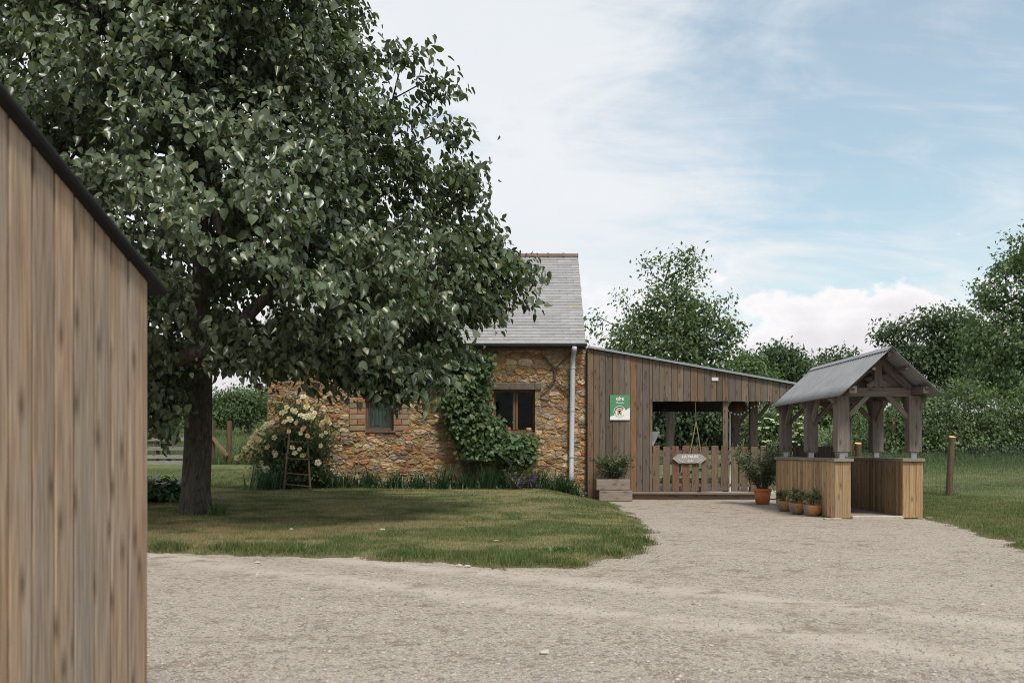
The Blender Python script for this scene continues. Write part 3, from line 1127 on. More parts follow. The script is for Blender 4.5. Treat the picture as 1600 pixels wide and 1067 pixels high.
def rubble():
    r = np.random.default_rng(23)
    sites = []
    z = 0.02
    while z < ZE - .02:
        h = r.uniform(0.075, 0.165)
        if r.uniform() < .25:
            h = r.uniform(.055, .085)
        x = HX0 - r.uniform(0, .2)
        while x < HX1 + .1:
            w = r.uniform(0.10, 0.50) * (0.7 + 1.6 * h)
            sites.append((x + w / 2 + r.normal(0, .02), z + h / 2 + r.normal(0, .038)))
            x += w
        z += h
    S = np.array(sites)
    rects = [W1, W2, LINT1, Q2]
    keep = [not any(in_rect(p, q, 0.012) for q in rects) for p in S]
    S = S[np.array(keep)]
    sx, sz = 0.52, 1.0                     # stretched metric: long low stones
    A = S * np.array([sx, sz])
    pal = [((0.37, 0.255, 0.125), 5), ((0.45, 0.33, 0.18), 5), ((0.29, 0.195, 0.11), 4), ((0.33, 0.165, 0.075), 3), ((0.24, 0.135, 0.07), 2),
           ((0.35, 0.285, 0.20), 4), ((0.25, 0.20, 0.145), 2), ((0.50, 0.40, 0.25), 3), ((0.42, 0.25, 0.10), 3)]
    pc = np.array([c for c, _ in pal])
    pw = np.array([w for _, w in pal], float)
    pw /= pw.sum()
    done = []
    for i in range(len(S)):
        d = ((A - A[i]) ** 2).sum(1)
        nb = np.argsort(d)[1:22]
        poly = [(HX0 * sx, 0.0), (HX1 * sx, 0.0), (HX1 * sx, ZE - .01), (HX0 * sx, ZE - .01)]
        for j in nb:
            n = A[j] - A[i]
            poly = clip(poly, n, float(n @ (A[i] + A[j]) / 2))
            if len(poly) < 3:
                break
        if len(poly) < 3:
            continue
        poly = [(x / sx, z_) for x, z_ in poly]
        c = S[i]
        for q in rects:
            cand = [((1, 0), q[0], q[0] - c[0]), ((-1, 0), -q[1], c[0] - q[1]), ((0, 1), q[2], q[2] - c[1]), ((0, -1), -q[3], c[1] - q[3])]
            n, lim, gap = max(cand, key=lambda k: k[2])
            poly = clip(poly, n, lim - .004)
            if len(poly) < 3:
                break
        if len(poly) < 3:
            continue
        P = np.array(poly)
        area = 0.5 * abs(np.dot(P[:, 0], np.roll(P[:, 1], -1)) - np.dot(P[:, 1], np.roll(P[:, 0], -1)))
        if area < 0.0022:
            continue
        cc = P.mean(0)
        # resample the outline to nine points, shrink for the joint, roughen
        E = np.roll(P, -1, 0) - P
        Ls = np.hypot(E[:, 0], E[:, 1])
        cum = np.concatenate([[0], np.cumsum(Ls)])
        N = 9
        out = []
        ph = r.uniform(0, 1)
        for k in range(N):
            s_ = ((k + ph + r.uniform(-.15, .15)) / N % 1.0) * cum[-1]
            e = min(int(np.searchsorted(cum, s_, 'right')) - 1, len(P) - 1)
            out.append(P[e] + E[e] * ((s_ - cum[e]) / (Ls[e] + 1e-9)))
        O = np.array(out)
        ang = np.arctan2(O[:, 1] - cc[1], O[:, 0] - cc[0])
        O = O[np.argsort(ang)]
        v = O - cc
        Lr = np.hypot(v[:, 0], v[:, 1])[:, None] + 1e-9
        O = cc + v * np.clip((Lr - r.uniform(.001, .010)) / Lr, .5, 1) + r.normal(0, .009, O.shape)
        done.append((area, cc, O))
    vis = []
    for a, c, O in done:
        pxl = 800 + c[0] / YF * FPX
        pyl = HOR - (c[1] - EYE) / YF * FPX
        hidden = (pxl < 520 and pyl < 620) or (pyl < 590 and pxl < 700) or (690 < pxl < 765 and pyl < 720) or pyl > 745 or (430 < pxl < 505 and pyl > 640)
        vis.append(a * (0.25 if hidden else 1.0))
    order = np.argsort(-np.array(vis))
    rest = MB()
    for rank, i in enumerate(order):
        a, c, O = done[i]
        dep = r.uniform(0.014, 0.042)
        N = len(O)
        ctr = O.mean(0)
        tilt = r.normal(0, .30, 2)
        def ring(k, y, jit):
            q = ctr + (O - ctr) * k
            return [(p[0], YF + .012 - y - (p - ctr) @ tilt * .25 * (y > .01) + r.normal(0, jit), p[1]) for p in q]
        vs = ring(1.0, 0.0, 0) + ring(.955, dep * .85, .006) + ring(.60, dep, .008) + [(ctr[0], YF + .012 - dep * r.uniform(.9, 1.2), ctr[1])]
        fs = []
        for k in range(N):
            k2 = (k + 1) % N
            fs += [(k, k2, k2 + N, k + N), (k + N, k2 + N, k2 + 2 * N, k + 2 * N), (k + 2 * N, k2 + 2 * N, 3 * N)]
        col = pc[r.choice(len(pc), p=pw)] * r.uniform(.80, 1.3) * np.array([.97, .93, .97]) * (1 + r.normal(0, .03, 3))
        # tone varies at random from stone to stone
        if rank < 300:
            b = MB()
            b.col = tuple(col)
            b.add(vs, fs).build('stone', M_stone, house)
        else:
            rest.col = tuple(col)
            rest.add(vs, fs)
    rest.build('small_stones', M_stone, house, kind='stuff')


rubble()


def house_openings():
    for wn, (x0, x1, z0, z1) in enumerate((W1, W2)):
        yb = YF + 0.17
        o = MB()
        fw = 0.055
        o.box(x0, x0 + fw, yb, yb + .07, z0, z1).box(x1 - fw, x1, yb, yb + .07, z0, z1)
        o.box(x0 + fw, x1 - fw, yb, yb + .07, z0, z0 + fw + .02).box(x0 + fw, x1 - fw, yb, yb + .07, z1 - fw, z1)
        f = o.build('window_frame', M_frame, house, bevel=.004)
        if wn == 0:
            xm = (x0 + x1) / 2 + .03
            for dx in (-.036, .036):
                MB().box(xm + dx - .032, xm + dx + .032, yb - .012, yb + .05, z0 + fw + .022, z1 - fw - .002).build('mullion', M_frame, f, bevel=.004)
            MB().box(x0 + fw, xm - .07, yb + .03, yb + .036, z0 + fw + .02, z1 - fw).build('pane', M_glass, f)
            MB().box(xm + .07, x1 - fw, yb + .03, yb + .036, z0 + fw + .02, z1 - fw).build('pane', M_glass, f)
            MB().box(x0 + .01, x1 - .01, YF - .05, yb - .002, z0 - .05, z0 + .012).build('sill', M_lintel, house, bevel=.006)
        else:
            MB().box(x0 + fw, x1 - fw, yb + .03, yb + .036, z0 + fw + .02, z1 - fw).build('pane', M_glass, f)
            MB().box(x0 + .01, x1 + .06, YF - .05, yb - .002, z0 - .05, z0 + .012).build('sill', M_lintel, house, bevel=.006)
            # white net curtain in soft pleats
            cu = MB()
            nseg = 28
            vs, fs = [], []
            for k in range(nseg + 1):
                x = x0 + fw + (x1 - x0 - 2 * fw) * k / nseg
                y = yb + .07 + .018 * math.sin(k * 1.35)
                vs += [(x, y, z0 + fw), (x, y, z1 - fw)]
            for k in range(nseg):
                fs.append((2 * k, 2 * k + 2, 2 * k + 3, 2 * k + 1))
            cu.add(vs, fs).build('curtain', M_signgrey, house, smooth=True)
    MB().hexa([(LINT1[0], YF - .045, LINT1[2] + .006), (LINT1[1], YF - .045, LINT1[2] + .002), (LINT1[1], YF + .2, LINT1[2] + .002), (LINT1[0], YF + .2, LINT1[2] + .006),
               (LINT1[0], YF - .04, LINT1[3] - .01), (LINT1[1], YF - .04, LINT1[3] - .02), (LINT1[1], YF + .2, LINT1[3] - .02), (LINT1[0], YF + .2, LINT1[3] - .01)]).build('lintel', M_lintel, house, bevel=.012)
    # brick and dressed stone jambs of the left window
    z, k = Q2[2] - .0, 0
    while z < Q2[3] - .05:
        h = .145
        for s in (-1, 1):
            if k % 2:
                L = .21
                mat, nm = M_brick, 'brick'
            else:
                L = .41
                mat, nm = M_dressed, 'jamb_stone'
            L *= random.uniform(.95, 1.02)
            xa, xb = (W2[0] - L, W2[0] - .004) if s < 0 else (W2[1] + .004, W2[1] + L)
            p = random.uniform(.03, .045)
            MB().box(xa, xb, YF - p, YF + .1, z + .006, z + h - .006).build(nm, mat, house, bevel=.008, color=(random.uniform(.8, 1.15),) * 3)
            if k % 2:
                xa, xb = (W2[0] - .415, W2[0] - L - .012) if s < 0 else (W2[1] + L + .012, W2[1] + .415)
                MB().box(xa, xb, YF - p + .006, YF + .1, z + .008, z + h - .008).build('jamb_stone', M_dressed, house, bevel=.008, color=(random.uniform(.95, 1.4), random.uniform(.95, 1.3), random.uniform(.8, 1.1)))
        z += h
        k += 1
    # iron wall tie: short stem with two arms at either end
    a = MB()
    y = YF - .075
    def q(px_, py_):
        v = at(px_, py_, y)
        return (v.x, y, v.z)
    a.bar(q(867, 576), q(867, 594), .05, .03)
    for e in ((846, 554), (888, 556)):
        a.bar(q(867, 577), q(*e), .035, .024, (0, 1, 0))
    for e in ((846, 614), (890, 614)):
        a.bar(q(867, 593), q(*e), .035, .024, (0, 1, 0))
    a.build('wall_tie', M_iron, house)
    # flat stone ledge low on the wall
    MB().box(atx(712, YF), atx(838, YF), YF - .2, YF - .0, atz(719, YF), atz(715.5, YF)).build('ledge', M_dressed, house, bevel=.01)


house_openings()


def house_roof():
    ridge = Vector((0, (YF + HB) / 2, 6.93))
    eave = Vector((0, YF - .30, 4.02))
    n = (ridge - eave).length
    d = (ridge - eave) / n
    nrm = Vector((0, -d.z, d.y))
    x0, x1 = HX0 - .2, 1.9
    m = MB()
    P = lambda x, s, u: Vector((x, 0, 0)) + eave + d * s + nrm * u
    def RP2(x, s, u):
        p = P(x, s, u)
        return Vector((p.x, YF + HB - p.y, p.z))
    m.hexa([P(x0, 0, -.07), P(x1, 0, -.07), P(x1, n, -.07), P(x0, n, -.07), P(x0, 0, -.012), P(x1, 0, -.012), P(x1, n, -.012), P(x0, n, -.012)])
    m.hexa([RP2(x0, 0, -.07), RP2(x1, 0, -.07), RP2(x1, n - .1, -.07), RP2(x0, n - .1, -.07), RP2(x0, 0, .0), RP2(x1, 0, .0), RP2(x1, n, .0), RP2(x0, n, .0)])
    roof = m.build('roof', M_slate, house, color=(.6, .6, .62))
    rows = 32
    ex = n / rows
    wS = .39
    lst = []
    for i in range(rows):
        off = (i % 2) * wS / 2 + random.uniform(-.02, .02)
        x = x1 - off
        if off > .05:
            lst.append((i, x1, x1 - off))
        while x > x0:
            lst.append((i, x, max(x - wS, x0)))
            x -= wS
    lst.sort(key=lambda q: -q[1])
    rest = MB()
    lich = {(14, 1), (15, 2)}
    shared = {}
    for k, (i, xa, xb) in enumerate(lst):
        w = xa - xb - .005
        if w < .03:
            continue
        L = ex * 1.5
        tn = .009
        s0 = i * ex - .01
        xc = (xa + xb) / 2
        g = random.uniform(.86, 1.12)
        if k < 300:
            key = round(w, 2)
            if key not in shared:
                me = bpy.data.meshes.new('slate')
                w_ = key
                pts = [(-w_ / 2, 0, .006), (w_ / 2, 0, .006), (w_ / 2, L, -.006), (-w_ / 2, L, -.006), (-w_ / 2, 0, .006 + tn), (w_ / 2, 0, .006 + tn), (w_ / 2, L, -.006 + tn), (-w_ / 2, L, -.006 + tn)]
                me.from_pydata(pts, [], [(0, 3, 2, 1), (4, 5, 6, 7), (0, 1, 5, 4), (1, 2, 6, 5), (2, 3, 7, 6), (3, 0, 4, 7)])
                me.materials.append(M_slate)
                shared[key] = me
            o = bpy.data.objects.new('slate', shared[key])
            o.color = (g, g * .99, g * random.uniform(.98, 1.02), 1)
            if 11 <= i <= 12 and xc > 1.1 and random.random() < .5:
                o.color = (1.08, .98, .76, 1)
                o['label'] = 'slate stained with yellow lichen'
            M = Matrix(((1, 0, 0), (0, d.y, nrm.y), (0, d.z, nrm.z))).to_4x4()
            M.translation = P(xc, s0, random.uniform(0, .0025))
            place(o, roof, M)
        else:
            rest.hexa([P(xb + .0025, s0, .006), P(xa - .0025, s0, .006), P(xa - .0025, s0 + L, -.006), P(xb + .0025, s0 + L, -.006),
                       P(xb + .0025, s0, .015), P(xa - .0025, s0, .015), P(xa - .0025, s0 + L, .003), P(xb + .0025, s0 + L, .003)])
    rest.build('far_slates', M_slate, roof, kind='stuff')
    x = x1 + .02
    while x > x0:
        b = MB()
        L = .45
        pts, N = [], 7
        for xx, rr in ((x, .105), (x - L + .05, .10), (x - L + .05, .118), (x - L, .118)):
            for k in range(N):
                a = math.pi * (k / (N - 1)) * 1.1 - .05 * math.pi
                pts.append((xx, ridge.y + rr * math.cos(a) * 1.15, ridge.z - .045 + rr * math.sin(a)))
        fs = [(i * N + k, i * N + k + 1, (i + 1) * N + k + 1, (i + 1) * N + k) for i in range(3) for k in range(N - 1)]
        fs.append(tuple(range(N)))
        b.add(pts, fs).build('ridge_tile', M_ridge, roof, smooth=False, color=(random.uniform(.85, 1.1),) * 3)
        x -= L
    g = MB()
    N = 8
    yc, zc, rg = YF - .36, 4.0, .062
    pts = []
    for xx in (x0, x1 + .03):
        for k in range(N):
            a = math.pi + math.pi * k / (N - 1)
            pts.append((xx, yc + rg * math.cos(a), zc + rg * math.sin(a)))
    for xx in (x0, x1 + .03):
        for k in range(N):
            a = math.pi + math.pi * k / (N - 1)
            pts.append((xx, yc + (rg - .005) * math.cos(a), zc + (rg - .005) * math.sin(a)))
    g.add(pts, [(k, k + 1, N + k + 1, N + k) for k in range(N - 1)] + [(2 * N + k, 3 * N + k, 3 * N + k + 1, 2 * N + k + 1) for k in range(N - 1)]
          + [(0, N, 3 * N, 2 * N), (N - 1, 3 * N - 1, 4 * N - 1, 2 * N - 1)])
    g.build('gutter', M_zinc, house)
    MB().box(x0 + .02, x1 - .02, YF - .28, YF - .255, 3.86, 4.0).build('fascia', M_dark, house)
    dp = MB()
    xd = atx(895, YF - .1)
    dp.tube([(xd + .03, YF - .36, 3.93), (xd + .02, YF - .36, 3.86), (xd + .02, YF - .16, 3.70 + .1), (xd, YF - .12, 3.6), (xd - .04, YF - .12, .62), (xd - .05, YF - .2, .48)], .068, 12)
    d_ = dp.build('downpipe', M_pvc, house, smooth=True)
    for z in (1.1, 2.3, 3.4):
        MB().lathe((xd - .04 + .04 * (z - .6) / 3, YF - .12, z), [(.07, -.015), (.078, -.015), (.078, .015), (.07, .015)], 14).build('pipe_clip', M_pvc, d_)


house_roof()
p = at(826, 672, YF + .02)
b = MB().lathe((p.x, YF + .03, W1[2] + .012), [(.0, 0), (.05, 0), (.075, .06), (.07, .11), (.055, .12)], 14)
tag(b.build('small_pot', M_clay, None, smooth=True), 'round orange pot on the sill of the right-hand cottage window', 'pot')
p = at(797, 664, YF + .02)
b = MB().lathe((p.x - .03, YF + .06, W1[2] + .012), [(.0, 0), (.045, 0), (.05, .12), (.04, .13)], 12)
tag(b.build('red_cup', M_red, None, smooth=True), 'small red cup on the cottage window sill, by the mullion', 'cup')


# ------------------------------------------------------------------ timber annex
YA = 25.72
def annex():
    t = thing('timber_annex', 'lean-to of weathered vertical boards with a gated opening, joined to the cottage', 'lean-to', (4.6, YA, 0))
    roof_py = lambda px_: 541.5 + .1765 * (px_ - 917)
    topz = lambda x: atz(roof_py(800 + x / YA * FPX) + 2.5, YA)
    x = 1.948
    x_open = atx(1019.5, YA)
    x_end = 7.35
    z_open = atz(627, YA)
    tints = [(1.0, .92, .84), (.95, .95, .95), (.78, .76, .74), (1.12, 1.06, 1.0), (.86, .86, .88), (1.05, .9, .76), (.92, .9, .88), (1.2, 1.12, 1.05), (.72, .68, .64), (1.0, 1.0, 1.0)]
    i = 0
    while x < x_end - .05:
        w = random.uniform(.145, .185)
        if x < x_open < x + w + .06:
            w = x_open - x
        e = min(x + w, x_end)
        z0 = random.uniform(.02, .05) if x < x_open - .01 else z_open + random.uniform(-.008, .008)
        pr = random.uniform(-.006, .006)
        a, b_ = x + .004, e - .004
        c = tints[random.randrange(len(tints))] if i else (1.25, 1.0, .78)
        if abs(x - atx(988, YA)) < .09:
            c = (1.45, 1.02, .68)
        MB().hexa([(a, YA + pr, z0), (b_, YA + pr, z0), (b_, YA + pr + .024, z0), (a, YA + pr + .024, z0),
                   (a, YA + pr, topz(a)), (b_, YA + pr, topz(b_)), (b_, YA + pr + .024, topz(b_)), (a, YA + pr + .024, topz(a))]).build('plank', M_grey, t, bevel=.003, color=c)
        x = e
        i += 1
    MB().box(1.925, 1.985, YA + .062, YF - .002, .02, topz(1.99) - .05).build('corner_batten', M_dark, t)
    # dark lining behind the boards
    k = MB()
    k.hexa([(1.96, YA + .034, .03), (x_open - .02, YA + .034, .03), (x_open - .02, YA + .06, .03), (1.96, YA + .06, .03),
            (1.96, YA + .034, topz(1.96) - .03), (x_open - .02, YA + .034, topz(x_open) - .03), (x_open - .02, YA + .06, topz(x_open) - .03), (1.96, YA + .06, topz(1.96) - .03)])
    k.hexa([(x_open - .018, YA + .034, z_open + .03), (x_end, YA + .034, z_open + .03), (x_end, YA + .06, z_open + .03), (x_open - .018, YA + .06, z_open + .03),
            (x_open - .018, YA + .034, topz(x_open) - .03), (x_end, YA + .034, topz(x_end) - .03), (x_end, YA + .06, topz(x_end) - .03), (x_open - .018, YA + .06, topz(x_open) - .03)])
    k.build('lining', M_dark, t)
    # roof
    yb = 30.4
    r = MB()
    r.hexa([(1.97, YA - .06, topz(1.97) + .012), (x_end + .1, YA - .06, topz(x_end + .1) + .012), (x_end + .1, yb, topz(x_end + .1) + .012), (1.97, yb, topz(1.97) + .012),
            (1.97, YA - .06, topz(1.97) + .05), (x_end + .1, YA - .06, topz(x_end + .1) + .05), (x_end + .1, yb, topz(x_end + .1) + .05), (1.97, yb, topz(1.97) + .05)])
    r.build('roof', M_dark, t)
    e = MB()
    e.hexa([(1.95, YA - .075, topz(1.95) + .008), (x_end + .1, YA - .075, topz(x_end + .1) + .008), (x_end + .1, YA - .062, topz(x_end + .1) + .008), (1.95, YA - .062, topz(1.95) + .008),
            (1.95, YA - .075, topz(1.95) + .062), (x_end + .1, YA - .075, topz(x_end + .1) + .062), (x_end + .1, YA - .062, topz(x_end + .1) + .062), (1.95, YA - .062, topz(1.95) + .062)])
    e.build('roof_edging', M_steel, t, color=(.75, .8, .8))
    for y in (26.9, 28.1, 29.2):
        beam('rafter', (1.98, y, topz(1.98) - .08), (x_end, y, topz(x_end) - .08), .08, .16, M_dark, t, hint=(0, 1, 0))
    zb = atz(643, 30)
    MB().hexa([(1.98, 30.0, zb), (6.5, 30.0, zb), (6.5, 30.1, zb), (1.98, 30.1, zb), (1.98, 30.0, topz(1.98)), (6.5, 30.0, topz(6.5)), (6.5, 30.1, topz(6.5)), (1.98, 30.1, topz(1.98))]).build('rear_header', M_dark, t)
    beam('post', (atx(1133, YA + .12), YA + .13, .2), (atx(1133, YA + .12), YA + .13, z_open + .12), .13, .1, M_grey, t, color=(1.1, 1.05, 1.0))
    for (px_, Y, pt, s) in ((1149, 28.2, 630, 1), (1177, 26.6, 622, 1), (1010, 29.9, 640, 1)):
        xx = atx(px_, Y)
        zt = atz(pt, Y) + .15
        beam('post', (xx, Y, .1), (xx, Y, zt), .2, .18, M_post, t, color=(.75, .66, .58))
        beam('brace', (xx + .08, Y, zt - .75), (xx + .55, Y, zt - .12), .09, .09, M_post, t, hint=(0, 1, 0), color=(.75, .66, .58))
    # threshold beam and step
    xs0, xs1 = atx(986, YA), atx(1192, YA)
    beam('threshold', (xs0, YA - .05, atz(770, YA)), (xs1, YA - .05, atz(770.6, YA)), .12, .05, M_cap, t, hint=(0, 1, 0), color=(.9, .82, .74))
    beam('step_board', (xs0, YA - .02, .055), (xs1, YA - .02, .05), .03, .23, M_grey, t, hint=(0, 1, 0), color=(1.1, 1.0, .9))
    MB().box(1.97, 7.3, YA + .07, 30.3, .02, .16).build('floor', M_conc, t)
    return t, z_open, topz


annex_t, Z_OPEN, TOPZ = annex()
# rounded pale pole inside the opening
o = MB().tube([(atx(1140.5, 26.8), 26.8, .16), (atx(1140.5, 26.8), 26.8, atz(643, 26.8))], .022, 8).build('white_pole', M_white, None)
tag(o, 'thin white pole standing inside the gated opening', 'pole')


def gate():
    t = thing('picket_gate', 'low brown picket gate across the opening of the lean-to', 'gate', (4.6, YA - .04, .2))
    y = YA - .045
    x0 = atx(1020.5, y)
    tint = [(1.15, .98, .86), (1.05, .98, .9), (1.18, .85, .72), (1.2, .82, .7), (1.0, .92, .84), (1.05, 1.0, .95), (1.1, 1.02, .95), (.9, .82, .76), (1.15, 1.1, 1.02), (.95, .86, .78), (1.0, .96, .9), (.9, .85, .8)]
    z0 = atz(767, y)
    for k in range(12):
        xa = x0 + k * .251 + random.uniform(-.012, .012)
        w = random.uniform(.172, .186)
        zt = atz(697 + random.uniform(-1.2, 1.2), y)
        ln = random.uniform(-.008, .008)
        MB().hexa([(xa, y, z0), (xa + w, y, z0), (xa + w, y + .022, z0), (xa, y + .022, z0), (xa + ln, y, zt), (xa + w + ln, y, zt + random.uniform(-.01, .01)), (xa + w + ln, y + .022, zt), (xa + ln, y + .022, zt)]
                  ).build('picket', M_gate, t, bevel=.003, color=tint[k])
    for py_ in (706, 758):
        z = atz(py_, y)
        beam('rail', (x0, y + .04, z), (x0 + 3.0, y + .04, z), .03, .09, M_gate, t, hint=(0, 1, 0))
    beam('rail', (x0 + .1, y + .075, atz(750, y)), (x0 + 2.8, y + .075, atz(712, y)), .03, .08, M_gate, t, hint=(0, 1, 0), label='diagonal rail behind the pickets')


gate()


def text(name, body, size, x, y, z, mat, parent, ext=.002, shear=0.0, bold=0.0):
    cu = bpy.data.curves.new(name, 'FONT')
    cu.body = body
    cu.size = size
    cu.extrude = ext
    cu.offset = bold
    cu.shear = shear
    cu.align_x = 'CENTER'
    cu.align_y = 'CENTER'
    cu.materials.append(mat)
    tmp = bpy.data.objects.new(name, cu)
    C.objects.link(tmp)
    me = bpy.data.meshes.new_from_object(tmp.evaluated_get(bpy.context.evaluated_depsgraph_get()))
    bpy.data.objects.remove(tmp)
    me.name = name
    if not me.materials:
        me.materials.append(mat)
    o = bpy.data.objects.new(name, me)
    M = Matrix.Translation((x, y, z)) @ Matrix.Rotation(R(90), 4, 'X')
    return place(o, parent, M)


def arc(cx, cz, r0, r1, a0, a1, n=24):
    pts = [(cx + r1 * math.cos(R(a0 + (a1 - a0) * k / n)), cz + r1 * math.sin(R(a0 + (a1 - a0) * k / n))) for k in range(n + 1)]
    pts += [(cx + r0 * math.cos(R(a1 + (a0 - a1) * k / n)), cz + r0 * math.sin(R(a1 + (a0 - a1) * k / n))) for k in range(n + 1)]
    return pts


def gite_sign():
    y = YA - .03
    x0, x1, z0, z1 = atx(953, y), atx(984.3, y), atz(656, y), atz(617, y)
    w, h = x1 - x0, z1 - z0
    t = thing('lodging_sign', 'green and white GÎTE sign with a round emblem on the board wall', 'sign', ((x0 + x1) / 2, y, z0))
    U = lambda u: x0 + u * w
    V = lambda v: z0 + v * h
    MB().box(x0, x1, y, y + .012, z0, z1).build('panel', M_green, t)
    e = .0025
    cur = [(0, .12), (.12, .17), (.3, .21), (.55, .27), (.78, .38), (1, .50)]
    MB().slab_xz([(U(.0) + .001, V(0) + .001)] + [(U(1) - .001, V(0) + .001)] + [(U(u) + (.001 if u == 0 else -.001 if u == 1 else 0), V(v)) for u, v in reversed(cur)], y - e, y - .0004).build('white_field', M_white, t)
    text('lettering', 'GÎTE', .098, U(.50), y - .003, V(.835), M_white, t, bold=.0035)
    text('lettering', 'Mayenne', .052, U(.50), y - .003, V(.69), M_white, t, bold=.001)
    cx, cz = U(.485), V(.325)
    rr = .30 * w
    em = MB().slab_xz(arc(cx, cz, 0.0001, rr, 0, 359.9, 36)[:37], y - 2 * e, y - e - .0002).build('emblem', M_white, t)
    f = y - 3 * e
    g = y - 2 * e - .0002
    MB().slab_xz(arc(cx, cz, rr * .72, rr * .90, 38, 206, 26), f, g).build('ring', M_deepgreen, em)
    MB().slab_xz(arc(cx, cz, rr * .76, rr * .86, 212, 330, 20), f, g).build('ring', M_signgrey, em)
    a = rr
    MB().slab_xz([(cx - .56 * a, cz + .30 * a), (cx - .30 * a, cz + .50 * a), (cx, cz + .58 * a), (cx + .30 * a, cz + .50 * a), (cx + .56 * a, cz + .30 * a),
                  (cx + .48 * a, cz + .20 * a), (cx + .24 * a, cz + .36 * a), (cx, cz + .42 * a), (cx - .24 * a, cz + .36 * a), (cx - .48 * a, cz + .20 * a)], f, g).build('red_roof_mark', M_red, em)
    MB().slab_xz([(cx - .36 * a, cz + .22 * a), (cx - .22 * a, cz + .30 * a), (cx - .14 * a, cz - .1 * a), (cx - .20 * a, cz - .56 * a), (cx - .38 * a, cz - .5 * a)], f, g).build('lime_mark', M_lime, em)
    MB().slab_xz([(cx + .12 * a, cz + .28 * a), (cx + .36 * a, cz + .20 * a), (cx + .36 * a, cz - .52 * a), (cx + .2 * a, cz - .56 * a)], f, g).build('yellow_mark', M_yellow, em)
    k = MB()
    k.slab_xz([(cx - .02 * a, cz + .06 * a), (cx - .26 * a, cz + .30 * a), (cx - .30 * a, cz + .22 * a), (cx - .12 * a, cz - .05 * a), (cx - .20 * a, cz - .5 * a), (cx - .10 * a, cz - .5 * a), (cx, cz - .18 * a),
               (cx + .08 * a, cz - .5 * a), (cx + .17 * a, cz - .5 * a), (cx + .10 * a, cz - .05 * a), (cx + .25 * a, cz + .2 * a), (cx + .2 * a, cz + .28 * a)], f - .001, f - .0002)
    k.slab_xz(arc(cx, cz + .2 * a, .0001, .1 * a, 0, 359, 12)[:13], f - .001, f - .0002)
    k.build('figure_mark', M_black, em)


gite_sign()
x_, z_ = atx(1117, YA), atz(592.5, YA)
o = MB().box(x_ - .085, x_ + .085, YA - .022, YA - .008, z_ - .042, z_ + .042).build('white_plaque', M_cream, None, bevel=.003)
tag(o, 'small blank off-white plaque high on the lean-to boards', 'plaque')


def pause_sign():
    y = YA - .10
    P = [(1050.7, 716), (1059.7, 709.2), (1095.6, 709.2), (1104.5, 716.4), (1095.6, 723.5), (1059.7, 723.5)]
    poly = [(atx(a, y), atz(b, y)) for a, b in P]
    cx, cz = atx(1078, y), atz(716.3, y)
    t = thing('hanging_sign', 'grey arrow-ended board reading LA PAUSE hung over the picket gate', 'sign', (cx, y, cz))
    MB().slab_xz(poly, y, y + .02).build('board', M_signwood, t, bevel=.003)
    text('lettering', 'LA PAUSE', .098, cx + .01, y - .002, cz + .048, M_white, t, bold=.0015)
    text('lettering', 'Jardin', .062, cx + .01, y - .002, cz - .055, M_white, t, shear=.35)
    for s in (-1, 1):
        b = MB()
        for k in range(4):
            a = Vector((cx + s * (.30 - .028 * k), y - .003, cz - .035 - .017 * k))
            b.bar(a, a + Vector((-s * .05, 0, -.012)), .012, .004, (0, 1, 0))
        b.bar((cx + s * .325, y - .003, cz - .015), (cx + s * .19, y - .003, cz - .105), .008, .004, (0, 1, 0))
        b.build('leaf_mark', M_white, t)
    pk = Vector((atx(1087.5, y), y, atz(659, y)))
    for px_ in (1077.5, 1095.5):
        e = Vector((atx(px_, y), y + .005, atz(709, y)))
        MB().tube([pk, pk * .5 + e * .5 + Vector((.004, 0, -.01)), e, e + Vector((0, .03, .03))], .013, 6).build('rope', M_rope, t)
    MB().tube([pk, (pk.x, y + .12, Z_OPEN)], .004, 5).build('string', M_rope, t)


pause_sign()


